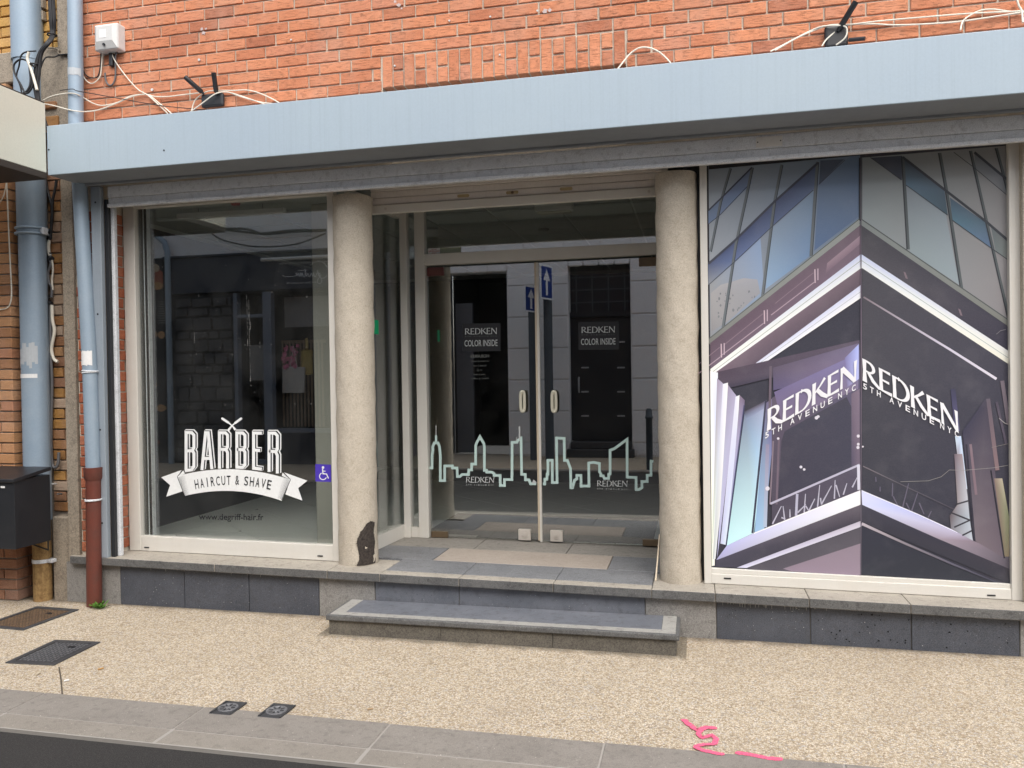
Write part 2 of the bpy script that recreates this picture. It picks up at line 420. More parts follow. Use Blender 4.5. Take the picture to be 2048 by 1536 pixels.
M_ZINC = paint('blue_grey_zinc', (0.275, 0.355, 0.435), 0.5, 0.45, (0.36, 0.42, 0.475), 7, 0.45, 0.15, 0.15, 0.08)
M_REDP = paint('red_brown_iron', (0.135, 0.038, 0.026), 0.5, 0.6, (0.075, 0.04, 0.032), 9, 0.4, 0, 0.2, 0.1)
M_RUST = paint('flaking_yellow_iron', (0.36, 0.235, 0.10), 0.8, 0.95, (0.11, 0.05, 0.025), 26, 0.2, 0, 0.85, 0.3, 0.6, (0.13, 0.06, 0.03))
M_TAPE = flat('white_tape', (0.78, 0.78, 0.77), 0.6)
M_PLAST = flat('white_plastic', (0.60, 0.60, 0.585), 0.4, 0.5)
M_CREAM = paint('cream_panel', (0.60, 0.61, 0.525), 0.5, 0.18, (0.50, 0.50, 0.42), 2.2, 0.35, 0, 0.06)
M_BROWN = flat('dark_brown_trim', (0.045, 0.036, 0.030), 0.6)
M_GLASS = glass_mat('window_glass', 0.13, 1.0)
M_GLASSD = glass_mat('door_glass', 0.235, 0.5)
M_FLOOR = stone_mat('pale_floor_tile', (0.74, 0.76, 0.71), (0.80, 0.815, 0.77), 0.08, 0.03, 0.35, sscale=90, stf=0.05)
M_GROUT = flat('dark_grout', (0.10, 0.10, 0.095), 0.8)
M_CEIL = flat('grey_ceiling_tile', (0.30, 0.32, 0.31), 0.85, 0.2)
M_TBAR = flat('ceiling_grid_bar', (0.50, 0.52, 0.50), 0.5)
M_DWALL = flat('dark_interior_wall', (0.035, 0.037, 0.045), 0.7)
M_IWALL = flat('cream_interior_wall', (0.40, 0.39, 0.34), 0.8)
M_MAT = stone_mat('dark_carpet', (0.012, 0.014, 0.016), (0.03, 0.033, 0.036), 0.5, 0.5, 0.95, sscale=300, spec=0.1)
M_DECW = flat('white_vinyl', (0.80, 0.82, 0.82), 0.5)
M_DECT = flat('mint_vinyl', (0.50, 0.66, 0.63), 0.5)
M_DECK = flat('dark_vinyl', (0.022, 0.023, 0.027), 0.5)
M_DECG = flat('grey_vinyl', (0.15, 0.16, 0.155), 0.5)
M_LOGO = flat('silver_vinyl', (0.50, 0.53, 0.53), 0.5)
M_BLUEV = flat('blue_sticker', (0.075, 0.045, 0.42), 0.45)
M_GREEN = flat('green_sticker', (0.0, 0.30, 0.12), 0.5)
def spray_mat():
    t = NT('pink_marking_paint'); v = t.wpos(); n = t.noise(v, 150, 3, 0.7); n2 = t.noise(v, 30, 3)
    b = t.n('ShaderNodeBsdfPrincipled'); b.inputs['Roughness'].default_value = 0.85
    t.l(t.mix(t.ramp(n, [(0.3, (0, 0, 0)), (0.7, (1, 1, 1))]), (0.62, 0.07, 0.16), (0.88, 0.17, 0.29)), b.inputs['Base Color'])
    tr = t.n('ShaderNodeBsdfTransparent'); m = t.n('ShaderNodeMixShader')
    at_ = t.n('ShaderNodeVertexColor'); at_.layer_name = 'Col'
    k = t.math('ADD', t.math('MULTIPLY', n, 0.75), t.math('MULTIPLY', n2, 0.35))
    f = t.ramp(t.math('ADD', k, t.math('SUBTRACT', t.math('MULTIPLY', at_.outputs[0], 1.1), 0.60)), [(0.34, (0, 0, 0)), (0.46, (1, 1, 1))])
    t.l(f, m.inputs[0]); t.l(tr.outputs[0], m.inputs[1]); t.l(b.outputs[0], m.inputs[2]); t.l(m.outputs[0], t.out.inputs[0]); return t.m


M_PINK = spray_mat()
M_STEEL = paint('brushed_steel', (0.56, 0.52, 0.47), 0.45, 0.3, (0.40, 0.36, 0.31), 12, 0.5, 0.1)
M_BRASS = paint('bronze_fitting', (0.16, 0.115, 0.07), 0.45, 0.3, (0.1, 0.07, 0.05), 10, 0.5, 0.4)
M_EDGE = paint('champagne_edge_strip', (0.62, 0.53, 0.40), 0.4, 0.15, (0.5, 0.42, 0.3), 6, 0.5, 0.2)
M_IRON = stone_mat('cast_iron', (0.022, 0.023, 0.026), (0.055, 0.056, 0.06), 0.4, 0.3, 0.5, sscale=220, spec=0.5)
M_STUDI = stone_mat('worn_iron_studs', (0.10, 0.102, 0.11), (0.19, 0.192, 0.2), 0.3, 0.2, 0.45, sscale=220, spec=0.5)
M_RUSTST = stone_mat('rusty_iron_studs', (0.10, 0.065, 0.04), (0.20, 0.125, 0.07), 0.4, 0.3, 0.7, sscale=200)
M_RUSTY = stone_mat('rusty_iron', (0.045, 0.034, 0.026), (0.105, 0.07, 0.045), 0.5, 0.4, 0.8, sscale=180)
M_LEAF = flat('weed_green', (0.10, 0.22, 0.035), 0.55)
M_HANDLE = flat('ivory_handle', (0.62, 0.60, 0.49), 0.3, 0.5)
M_PATCH = stone_mat('bared_column_core', (0.014, 0.012, 0.011), (0.055, 0.045, 0.039), 0.6, 0.9, 0.95, sscale=70, sp=0.0, ragged=True)
M_POST = vcol_mat('poster_print', 0.30, 0.35)
# street behind the camera
M_OPW = paint('pale_render', (0.80, 0.80, 0.81), 0.85, 0.15, (0.6, 0.6, 0.61), 1.5, 0.2, 0, 0.1)
M_OPB = paint('pale_rusticated_block', (0.78, 0.78, 0.78), 0.85, 0.2, (0.58, 0.58, 0.58), 2.0, 0.2)
M_NAVY = paint('navy_shopfront', (0.028, 0.034, 0.052), 0.5, 0.2, (0.02, 0.022, 0.03), 3, 0.4)
M_NAVYF = flat('grey_blue_frame', (0.17, 0.20, 0.26), 0.5)
M_OPDARK = flat('dark_opening', (0.012, 0.013, 0.016), 0.5)
M_OPDOOR = flat('black_door', (0.018, 0.019, 0.023), 0.4)
M_RUBBLE = stone_mat('dark_rubble_stone', (0.035, 0.036, 0.04), (0.10, 0.10, 0.105), 0.4, 0.5, 0.9, sscale=60)
M_SIGNB = flat('sign_blue', (0.012, 0.04, 0.22), 0.4)
M_SIGNW = flat('sign_white', (0.78, 0.80, 0.82), 0.4)
M_POSTG = flat('dark_grey_post', (0.07, 0.085, 0.10), 0.5)
M_STUD = flat('steel_stud', (0.45, 0.46, 0.48), 0.4)


def ztop(x): return 0.2935 - 0.0125 * x             # the sill runs slightly downhill to the right


TILT = -0.0125

# ------------------------------------------------------------------ ground
g = MB(); g.poly([(-90, -90, -0.30), (90, -90, -0.30), (90, 90, -0.30), (-90, 90, -0.30)])
o = g.build('ground', M_ASPH); o['kind'] = 'structure'
g = MB(); g.box(-40, 40, -5.9, -1.9, -0.25, -0.018); o = g.build('road', M_ASPH); o['kind'] = 'structure'
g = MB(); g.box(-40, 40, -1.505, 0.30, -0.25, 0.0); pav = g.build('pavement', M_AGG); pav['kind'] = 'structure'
g = MB(); g.box(-40, 40, -8.6, -6.1, -0.25, 0.0); o = g.build('far_pavement', M_AGG); o['kind'] = 'structure'
g = MB(); g.box(-40, 40, -6.09, -5.9, -0.25, 0.008); o = g.build('far_kerb', M_KERB); o['kind'] = 'structure'
g = MB(); g.box(-40, 40, -1.90, -1.505, -0.25, -0.0005); kerb = g.build('kerb', M_JOINT); kerb['kind'] = 'structure'
kx = [-3.345, -2.402, -1.42, -0.412]
kx = [kx[0] - 0.98 * i for i in range(6, 0, -1)] + kx + [kx[-1] + 0.99 * i for i in range(1, 7)]
for a, b in zip(kx[:-1], kx[1:]):
    s = MB(); j = 0.0045
    s.box(a + j, b - j, -1.7555, -1.507 + RNG.uniform(-.002, .002), -0.2, 0.003 + RNG.uniform(0, .003), 0.004, mat=M_KERB)
    s.box(a + j, b - j, -1.895, -1.757, -0.2, -0.001 + RNG.uniform(0, .002), 0.005, mat=M_KERB2)
    s.build('kerb_stone', None, kerb)

# dark expansion joint in the pavement and the sprayed pink survey marks
def ground_ribbon(pts, w, z, name, mat, parent=None, rough=0.15, taper=0.5):
    pts = [Vector((p.x, p.y, 0)) for p in pts]; fine = []
    for a, b in zip(pts[:-1], pts[1:]):
        n = max(2, int((b - a).length / 0.008))
        fine += [a.lerp(b, i / n) for i in range(n)]
    fine.append(pts[-1]); m = MB(); prev = None
    for i, p in enumerate(fine):
        d = fine[min(i + 1, len(fine) - 1)] - fine[max(i - 1, 0)]; d.normalize(); nn = Vector((-d.y, d.x, 0))
        e = min(1, 0.45 + min(i, len(fine) - 1 - i) * taper)
        wa, wb = (w / 2 * e * (1 + RNG.uniform(-rough, rough)) for _ in '12')
        if mat is M_PINK: wa *= 1.5; wb *= 1.5
        cur = (m.bm.verts.new((p.x + nn.x * wa, p.y + nn.y * wa, z)), m.bm.verts.new((p.x, p.y, z)), m.bm.verts.new((p.x - nn.x * wb, p.y - nn.y * wb, z)))
        if prev: m.bm.faces.new((prev[0], cur[0], cur[1], prev[1])); m.bm.faces.new((prev[1], cur[1], cur[2], prev[2]))
        prev = cur
    ly = m.bm.loops.layers.color.new('Col'); m.bm.verts.index_update()
    for f in m.bm.faces:
        for lp in f.loops: c_ = 1.0 if lp.vert.index % 3 == 1 else 0.0; lp[ly] = (c_, c_, c_, 1)
    return m.build(name, mat, parent)


ground_ribbon([G(118, 1335), G(122, 1360), G(125, 1394)], 0.008, 0.0035, 'joint_line', flat('dark_joint', (0.10, 0.08, 0.06), 0.9), pav)
t = thing('paint_mark', 'bright pink sprayed squiggle on the beige pavement', 'paint mark', (0, -1.4, 0), 'pink sprayed survey marks')
ground_ribbon([G(1366, 1440), G(1380, 1452), G(1395, 1462), G(1415, 1456), G(1434, 1459)], 0.034, 0.005, 'stroke', M_PINK, t)
ground_ribbon([G(1403, 1460), G(1396, 1470), G(1404, 1478), G(1424, 1472), G(1433, 1480), G(1428, 1490), G(1408, 1491), G(1388, 1495)], 0.026, 0.0055, 'stroke', M_PINK, t)
ground_ribbon([G(1388, 1495), G(1406, 1503), G(1428, 1508), G(1449, 1512)], 0.030, 0.006, 'stroke', M_PINK, t)
o = ground_ribbon([G(1470, 1507), G(1500, 1511), G(1535, 1518), G(1566, 1521)], 0.034, 0.005, 'paint_mark', M_PINK)
tag(o, 'straight pink sprayed dash at the kerb edge right of the squiggle', 'paint mark', 'pink sprayed survey marks')

# ------------------------------------------------------------------ the barber shop building
shop = thing('shop_building', 'red brick shop front with two round columns, a left display window and glass doors', 'building', (-1.2, 0.0, 0.0))

def brick_mesh(L, D, H, name, seed, mat):
    r = random.Random(seed); m = MB()
    j = lambda: r.uniform(-0.0016, 0.0016)
    x0, x1, z0, z1, c = -L / 2, L / 2, -H / 2, H / 2, 0.0035
    f = [(x0 + c + j(), j() * .6, z0 + c + j()), (x1 - c + j(), j() * .6, z0 + c + j()), (x1 - c + j(), j() * .6, z1 - c + j()), (x0 + c + j(), j() * .6, z1 - c + j())]
    e = [(x0, c, z0), (x1, c, z0), (x1, c, z1), (x0, c, z1)]
    b = [(x0, D, z0), (x1, D, z0), (x1, D, z1), (x0, D, z1)]
    V = [[m.bm.verts.new(p) for p in q] for q in (f, e, b)]
    m.bm.faces.new(V[0])
    for k in (0, 1):
        for i in range(4):
            m.bm.faces.new((V[k][i], V[k + 1][i], V[k + 1][(i + 1) % 4], V[k][(i + 1) % 4]))
    bmesh.ops.recalc_face_normals(m.bm, faces=m.bm.faces[:])
    me = bpy.data.meshes.new(name); m.bm.to_mesh(me); m.bm.free(); me.materials.append(mat); return me


_bm = {}
def bmesh_for(L, D, H, mat):
    k = (round(L, 3), round(D, 3), round(H, 3), mat.name)
    if k not in _bm: _bm[k] = [brick_mesh(L, D, H, 'brick', i + len(_bm) * 7, mat) for i in range(3)]
    return RNG.choice(_bm[k])


def in_view(x, y, z, margin=25):
    px, py = proj((x, y, z)); return -margin < px < 2048 + margin and -margin < py < 1536 + margin


class Wall:
    """collects bricks: those the photograph shows become objects, the rest one joined mesh"""
    def __init__(s, parent, limit=290): s.parent = parent; s.items = []; s.limit = limit

    def add(s, x, y, z, L, D, H, mat, rot=None, vis=None):
        s.items.append((x, y, z, L, D, H, mat, rot, in_view(x, y, z) if vis is None else vis))

    def finish(s):
        rest = MB(); n = 0
        for x, y, z, L, D, H, mat, rot, vis in s.items:
            w = Matrix.Translation((x, y + RNG.uniform(-.002, .002), z)) @ Matrix.Rotation(RNG.uniform(-.004, .004), 4, 'Y')
            if rot is not None: w = w @ rot
            if vis and n < s.limit:
                n += 1; put('brick', bmesh_for(L, D, H, mat), s.parent, w)
            else:
                t = bmesh.new(); t.from_mesh(bmesh_for(L, D, H, mat)); t.transform(w); rest.merge(t, mat)
        if len(rest.bm.faces):
            o = rest.build('brick', None, s.parent, recalc=False); o['kind'] = 'stuff'
        else: rest.bm.free()
        return n


RH, RL, JT = 0.0785, 0.2305, 0.0105
# upper wall with the soldier course over the closed opening
m = MB()
m.box(-4.46, -2.012, 0.010, 0.32, 3.062, 5.6)
m.box(-0.398, 4.6, 0.010, 0.32, 3.062, 5.6)
m.box(-2.012, -0.398, 0.010, 0.32, 3.562, 5.6)
m.box(-2.012, -0.398, 0.16, 0.30, 3.062, 3.562)
uw = m.build('upper_wall', M_MORT, shop)
W = Wall(uw)
k0 = -14
for k in range(k0, 24):
    zj = 3.770 + RH * k                              # joint below the course
    z = zj + RH / 2
    if z < 3.10 or z > 5.55: continue
    off = (0.0 if k % 2 else RL / 2) + 0.028 * math.sin(k * 1.7)
    n0 = int((-4.46 - 4.6) / RL)
    xs = -4.445
    edges = []; x = -2.892 + off
    while x > -4.445: x -= RL
    while x < 4.6:
        edges.append((max(x, -4.445), x + RL - JT)); x += RL
    for a, b in edges:
        a += RNG.uniform(-.003, .003); b += RNG.uniform(-.003, .003)
        segs = [(a, b)]
        if z < 3.765 and z > 2.9:
            segs = []
            if a < -2.02: segs.append((a, min(b, -2.022)))
            if b > -0.40: segs.append((max(a, -0.388), b))
        for p, q in segs:
            if q - p < 0.035: continue
            L = q - p; L = RL - JT if abs(L - (RL - JT)) < 0.01 else round(L / 0.012) * 0.012
            vis = in_view((p + q) / 2, 0, z) and z > 3.53
            W.add((p + q) / 2, 0.0, z, L, 0.09, RH - JT + RNG.uniform(-.001, .001) * 0, M_BRICK, None, vis)
# soldier course: stretchers on end alternate with pairs of headers
N = 21; sw = (2.012 - 0.398) / N
for i in range(N):
    x = -2.012 + sw * (i + .5)
    if i % 2 == 0:
        W.add(x, -0.002, 3.660, 0.203, 0.14, sw - JT, M_BRICK, Matrix.Rotation(R(90), 4, 'Y'))
    else:
        zz = 3.66 + RNG.uniform(-.004, .004)
        W.add(x, -0.002, zz + 0.0555, 0.092, 0.14, sw - JT, M_BRICK, Matrix.Rotation(R(90), 4, 'Y'))
        W.add(x, -0.002, zz - 0.0535, 0.096, 0.14, sw - JT, M_BRICK, Matrix.Rotation(R(90), 4, 'Y'))
nb = W.finish()

# anchor plugs and little lime spots on the brick wall
for px, py, r in ((399, 120, .009), (305, 180, .010), (583, 80, .006), (899, 42, .006), (981, 34, .006), (1075, 22, .006), (790, 132, .006), (1000, 110, .006)):
    p = P(px, py, -0.003); m = MB(); m.tube([p, p + Vector((0, -0.008, 0))], r, 10); m.build('wall_plug', M_PLAST, uw)
for pts in ([(404, 58, .015), (407, 66, .02), (412, 57, .01)], [(790, 3, .012), (797, 10, .018), (803, 17, .008)], [(1090, 22, .02), (1100, 20, .015)]):
    m = MB()
    for px, py, r in pts:
        c = P(px, py, -0.0035)
        m.poly([c + Vector((math.cos(a) * r * RNG.uniform(.35, 1.1), 0, math.sin(a) * r * RNG.uniform(.35, 1.1))) for a in (i * .5236 for i in range(12))])
        c.y -= .0004
    m.build('lime_stain', mortar_mat('lime_bloom', (0.62, 0.52, 0.50)), uw)

# pier left of the window, with the reveal bricks that return to the frame
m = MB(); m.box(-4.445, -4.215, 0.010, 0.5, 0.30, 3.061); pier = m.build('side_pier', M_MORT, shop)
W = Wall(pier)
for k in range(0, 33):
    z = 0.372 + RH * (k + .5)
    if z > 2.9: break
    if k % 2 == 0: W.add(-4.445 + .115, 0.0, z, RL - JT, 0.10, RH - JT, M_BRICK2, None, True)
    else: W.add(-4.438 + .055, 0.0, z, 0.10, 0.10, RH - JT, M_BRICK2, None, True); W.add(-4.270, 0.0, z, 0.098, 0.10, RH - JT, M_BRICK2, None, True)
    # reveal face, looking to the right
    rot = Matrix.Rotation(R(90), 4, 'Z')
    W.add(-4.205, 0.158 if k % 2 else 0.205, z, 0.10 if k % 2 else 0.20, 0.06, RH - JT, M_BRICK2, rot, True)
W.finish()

# plinth of bluestone slabs between grey limestone pieces
pl = MB(); pl.box(-4.50, 4.6, 0.012, 0.28, -0.05, 0.235); plinth = pl.build('plinth', M_JOINT, shop)
XP = [P(px, 1180, 0)[0] for px in (133, 241, 369, 498, 638, 750, 918, 1290, 1432, 1620, 1822, 2039)] + [2.35, 2.9, 3.5, 4.1, 4.6]
KIND = 'g b b b g B B g b b b g b b b b'.split()
for (a, b), kd in zip(zip(XP[:-1], XP[1:]), KIND):
    s = MB(); top = ztop((a + b) / 2) - 0.058
    s.box(a + .0025, b - .0025, RNG.uniform(-.003, .001), 0.05, -0.04, top, 0.003, tilt=TILT)
    s.build('plinth_slab', {'g': M_GREYST, 'b': M_BLUE, 'B': M_TREAD}[kd], plinth)

# chips, pits and lime runs on the slabs
for nm_, mt_, spots in (('lime_spots', flat('lime_speck', (.40, .40, .39), .8), [(245, 630, 1150, 1222, 46, .0012, .0034), (760, 1285, 1160, 1215, 26, .001, .003), (1440, 1615, 1215, 1262, 22, .001, .003), (1640, 2030, 1232, 1298, 16, .001, .003)]),
                        ('pits', flat('dark_pit', (.012, .012, .013), .9), [(1625, 2035, 1228, 1298, 46, .002, .0065), (1440, 1615, 1215, 1262, 10, .001, .004), (700, 1280, 1165, 1205, 14, .001, .003)])):
    pr = MB()
    for x0, x1, y0, y1, n, r0, r1 in spots:
        for _ in range(n):
            c_ = P(RNG.uniform(x0, x1), RNG.uniform(y0, y1), -.0042); r_ = RNG.uniform(r0, r1)
            if not .01 < c_.z < .222: continue
            pr.poly([c_ + Vector((r_ * RNG.uniform(.5, 1.4) * math.cos(a), 0, r_ * RNG.uniform(.5, 1.1) * math.sin(a))) for a in (k * .8976 for k in range(7))])
    if nm_ == 'lime_spots':
        for x0, x1, n in ((1440, 1545, 26), (1560, 1680, 8), (260, 620, 10)):
            for _ in range(n):
                c_ = P(RNG.uniform(x0, x1), 1200, -.0042); zt = ztop(c_.x) - .0605; h_ = RNG.uniform(.006, .030); w_ = RNG.uniform(.0012, .003)
                pr.poly([(c_.x - w_, -.0042, zt), (c_.x + w_, -.0042, zt), (c_.x + w_ * .3, -.0042, zt - h_), (c_.x - w_ * .3, -.0042, zt - h_)])
    pr.build(nm_, mt_, plinth)['kind'] = 'stuff'

# sill slabs in front of windows and columns; landing in the entry
XS = [-4.50, -4.0, P(638, 1140, 0)[0], P(750, 1150, 0)[0]]
def sill(a, b, y1, mat=M_SILL, y0=-0.045, name='sill_slab'):
    s = MB(); zt = ztop((a + b) / 2)
    s.box(a + .0015, b - .0015, y0, y1, zt - .057, zt, 0.005, 2, TILT)
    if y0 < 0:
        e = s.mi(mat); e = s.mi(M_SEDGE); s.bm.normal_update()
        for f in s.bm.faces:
            if f.normal.y < -.8 and abs(f.normal.z) < .5: f.material_index = e  # front faces set to a darker stone than the top
    return s.build(name, mat, shop)
pxs = lambda v: P(v, 1160, -0.04)[0]
xs = [-4.51, pxs(430), pxs(655), pxs(760)]
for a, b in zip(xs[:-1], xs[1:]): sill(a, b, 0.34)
xs = [pxs(1303), pxs(1430), pxs(1618), pxs(1821), 2.3, 3.0, 3.8, 4.6]
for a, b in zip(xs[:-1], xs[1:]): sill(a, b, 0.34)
xl = [pxs(760), pxs(918), pxs(1106), pxs(1303)]
for a, b in zip(xl[:-1], xl[1:]):                     # light nosing strip and speckled slab behind it
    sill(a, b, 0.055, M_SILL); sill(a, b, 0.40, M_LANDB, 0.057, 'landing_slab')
lz = 0.305
s = MB(); s.box(-2.36, -0.21, 0.30, 1.30, 0.10, 0.235); s.build('landing_bed', M_JOINT, shop)
for a, b, y0, y1, mt in ((-2.36, -1.85, .402, .798, M_LANDB), (-0.60, -0.20, .402, .798, M_LANDB), (-1.848, -0.602, .402, .798, M_INLAY),
                        (-2.36, -1.66, .80, 1.30, M_LAND), (-1.658, -.95, .80, 1.30, M_LAND), (-.948, -0.20, .80, 1.30, M_LAND)):
    s = MB(); zt = ztop((a + b) / 2); s.box(a + .0015, b - .0015, y0, y1, zt - .08, zt, .002, 1, TILT)
    s.build('inlay_slab' if mt is M_INLAY else 'landing_slab', mt, shop)

# columns
def column(xc, yc, r):
    z0 = ztop(xc); m = MB(); prof = []
    for i in range(41):
        z = z0 - 0.004 + (2.905 - z0) * i / 40
        rr = r * (1 + .006 * math.sin(i * 1.3) + (.012 if i < 2 else 0))
        prof.append((rr, z))
    m.lathe(prof, (xc, yc), 48)
    for v in m.bm.verts:
        n = 0.0022 * math.sin(v.co.z * 23 + v.co.x * 60) + 0.0016 * math.sin(v.co.z * 61 + v.co.y * 44)
        d = Vector((v.co.x - xc, v.co.y - yc, 0)); v.co += d.normalized() * n if d.length > .01 else Vector()
    return m.build('column', M_COLUMN, shop)


C1 = (-2.345, 0.235); C2 = (-0.1075, 0.235)
c1 = column(*C1, 0.137); c2 = column(*C2, 0.131)
# bared patch at the foot of the left column
t = bmesh.new(); base = math.radians(-52); z0 = ztop(C1[0]) + .004; rows = []
for j in range(15):
    v = j / 14; h = 0.335 * v
    lo = -0.46 + 0.50 * v ** 1.6 + 0.12 * math.sin(9 * v); hi = 0.80 - .10 * v + 0.05 * math.sin(17 * v)
    if v > .8: lo = lo + (v - .8) * 1.6; hi = hi - (v - .8) * .6
    row = []
    for i in range(13):
        a = base + lo + (hi - lo) * i / 12
        rr = 0.1415 + RNG.uniform(-.002, .0035) * (1 if 0 < i < 12 and 0 < j < 14 else 0) + (0 if 0 < i < 12 else -.003)
        row.append(t.verts.new((C1[0] + rr * math.cos(a), C1[1] + rr * math.sin(a), z0 + h)))
    rows.append(row)
rows_co = [[tuple(v.co) for v in r_] for r_ in rows]
for j in range(14):
    for i in range(12): t.faces.new((rows[j][i], rows[j][i + 1], rows[j + 1][i + 1], rows[j + 1][i]))
mm = MB(); mm.merge(t); op_ = mm.build('bared_patch', M_PATCH, c1)
ca = op_.data.color_attributes.new('Col', 'BYTE_COLOR', 'CORNER')
idx = {}
for j in range(15):
    for i in range(13):
        p = rows_co[j][i]; idx[(round(p[0], 5), round(p[1], 5), round(p[2], 5))] = min(1.0, min(i, 12 - i) / 2.0, (14 - j) / 3.0)
for lp in op_.data.loops:
    q = op_.data.vertices[lp.vertex_index].co; w_ = idx.get((round(q.x, 5), round(q.y, 5), round(q.z, 5)), 1.0); ca.data[lp.index].color_srgb = (w_, w_, w_, 1)

# ---- window frames and panes
def frame_rect(name, x0, x1, z0, z1, y0, y1, wl_, wr_, wb, wt, parent, bev=.004):
    m = MB(); zt = ztop
    m.box(x0, x0 + wl_, y0, y1, ztop(x0) + .002, z1, bev, 2)
    m.box(x1 - wr_, x1, y0, y1, ztop(x1) + .002, z1, bev, 2)
    xm = (x0 + x1) / 2
    m.box(x0 + wl_, x1 - wr_, y0 + .003, y1, ztop(xm) + .002, ztop(xm) + wb, bev, 2, TILT)
    m.box(x0 + wl_, x1 - wr_, y0 + .003, y1, z1 - wt, z1, bev, 2)
    return m.build(name, M_WHITE, parent)


def pane(x0, x1, z0, z1, y, parent, mat=M_GLASS, name='pane'):
    m = MB(); m.box(x0, x1, y, y + .008, z0, z1); return m.build(name, mat, parent)


YW = 0.205                                            # front face of the left window frame
wl0 = bpy.data.objects.new('shop_window', None); link(wl0, shop, Matrix.Translation((-3.3, YW, .33)))
wl0['label'] = 'left display window in an off-white frame'
frame_rect('frame', -4.198, -2.475, 0, 2.98, YW, YW + .06, .098, .052, .115, .05, wl0)
YG = YW + .035
GLP = pane(-4.105, -2.52, .42, 2.96, YG, wl0)
for px, py in ((293, 1095), (640, 1112)):             # drain slots in the bottom rail
    p = P(px, py, YW - .001); m = MB(); m.box(p.x - .020, p.x + .020, YW - .0015, YW + .01, p.z - .004, p.z + .004); m.build('drain_slot', M_BLKPL, wl0)
# dark vertical sealing profiles seen inside the left stile
m = MB()
m.box(-4.098, -4.066, YG + .012, YG + .05, .40, 2.95); m.box(-4.052, -4.034, YG + .012, YG + .05, .40, 2.95)
m.build('seal_profile', M_BLKPL, wl0)
m = MB(); m.box(-4.064, -4.054, YG + .014, YG + .05, .40, 2.95); m.build('seal_profile', M_GALV, wl0)
m = MB(); m.box(-4.032, -4.026, YG + .014, YG + .05, .40, 2.95); m.build('seal_profile', M_GALV, wl0)

m = MB(); m.box(1.842, 2.6, .12, .42, ztop(2.0), 3.05, .004); m.build('end_pier', M_COLUMN, shop)
YR = 0.165
wr0 = bpy.data.objects.new('shop_window', None); link(wr0, shop, Matrix.Translation((1.0, YR, .28)))
wr0['label'] = 'right display window filled by a large printed poster'
m = MB(); z1 = 2.97
x0, x1 = P(1403, 700, YR)[0], P(2044, 700, YR)[0]; xa, xb = P(1417.5, 700, YR)[0], P(2020, 700, YR)[0]
m.box(x0, xa, YR, YR + .07, ztop(x0), z1, .004, 2); m.box(xb, x1, YR, YR + .07, ztop(x1), z1, .004, 2)
zb = (P(1421, 1137, YR).z + P(2018, 1169, YR).z) / 2; xm = (x0 + x1) / 2
m.box(xa, xb, YR + .003, YR + .07, ztop(xm) + .002, zb - .03, .004, 2, TILT)
m.box(xa, xb, YR + .011, YR + .07, zb - .032, zb, .003, 1, (P(2018, 1169, YR).z - P(1421, 1137, YR).z) / (xb - xa))
m.box(xa, xb, YR + .003, YR + .07, z1 - .03, z1, .004, 2)
m.build('frame', M_WHITE, wr0)
for px, py in ((1455, 1157), (1983, 1191)):
    p = P(px, py, YR - .001); m = MB(); m.box(p.x - .022, p.x + .022, YR - .0005, YR + .01, p.z - .004, p.z + .004); m.build('drain_slot', M_BLKPL, wr0)
YP = YR + .038
m = MB(); m.box(xa - .01, xb + .01, YP, YP + .008, zb - .02, z1); m.build('pane', flat('backed_pane', (0.05, 0.05, 0.055), 0.2, 0.5), wr0)

# return window on the left of the entry
xr0, xr1 = -2.385, -2.318
rw = bpy.data.objects.new('return_window', None); link(rw, shop, Matrix.Translation((-2.35, .7, .32)))
m = MB(); zt = ztop(-2.35)
m.prism([(xr0, .30, zt + .002), (xr1, 1.13, zt + .002), (xr1, 1.13, zt + .105), (xr0, .30, zt + .105)], (-.05, 0, 0)); m.build('bottom_rail', M_WHITE, rw)
m = MB(); m.prism([(xr0, .30, 2.92), (xr1, 1.13, 2.92), (xr1, 1.13, 2.98), (xr0, .30, 2.98)], (-.05, 0, 0)); m.build('top_rail', M_WHITE, rw)
m = MB(); m.prism([(xr0 - .02, .30, zt + .09), (xr1 - .02, 1.13, zt + .09), (xr1 - .02, 1.13, 2.93), (xr0 - .02, .30, 2.93)], (-.008, 0, 0)); m.build('pane', M_GLASS, rw)
# green exit sticker on it
c = P(751, 654, .42); q = Vector((xr1 - xr0, .83, 0)).normalized()
m = MB(); m.prism([c - q * .045 - Vector((0, 0, .052)), c + q * .045 - Vector((0, 0, .052)), c + q * .045 + Vector((0, 0, .052)), c - q * .045 + Vector((0, 0, .052))], (.002, 0, 0))
gs = m.build('sticker', M_GREEN); tag(gs, 'small green and white sticker on the side glass beside the left column', 'sticker')

# ---- door unit at the back of the entry
YD = 1.10
def Zd(px, py): return P(px, py, YD).z
df = bpy.data.objects.new('door_frame', None); link(df, shop, Matrix.Translation((-1.2, YD, .31)))
m = MB()
zl = ztop(-2.3)
m.box(-2.325, -2.268, YD - .012, YD + .06, zl, 3.0, .004, 2); m.build('corner_post', M_WHITE, df)
m = MB(); m.box(-2.203, -2.118, YD, YD + .07, zl, 3.0, .004, 2); m.build('jamb', M_WHITE, df)
m = MB(); m.box(-2.268, -2.203, YD + .004, YD + .05, zl, zl + .085, .003, 1); m.build('bottom_rail', M_WHITE, df)
m = MB(); m.box(-2.118, -0.235, YD + .002, YD + .07, 2.528, 2.618, .004, 2); m.build('transom_bar', M_WHITE, df)
m = MB(); m.box(-2.325, -0.18, YD + .004, YD + .07, 3.001, 3.06, .004); m.build('header', M_WHITE, df)
m = MB(); m.box(-0.262, -0.19, YD, YD + .07, ztop(-.2), 3.0, .004, 2); m.build('jamb', M_WHITE, df)
pane(-2.268, -2.203, zl + .08, 3.0, YD + .03, df, M_GLASSD, 'sidelight_pane')
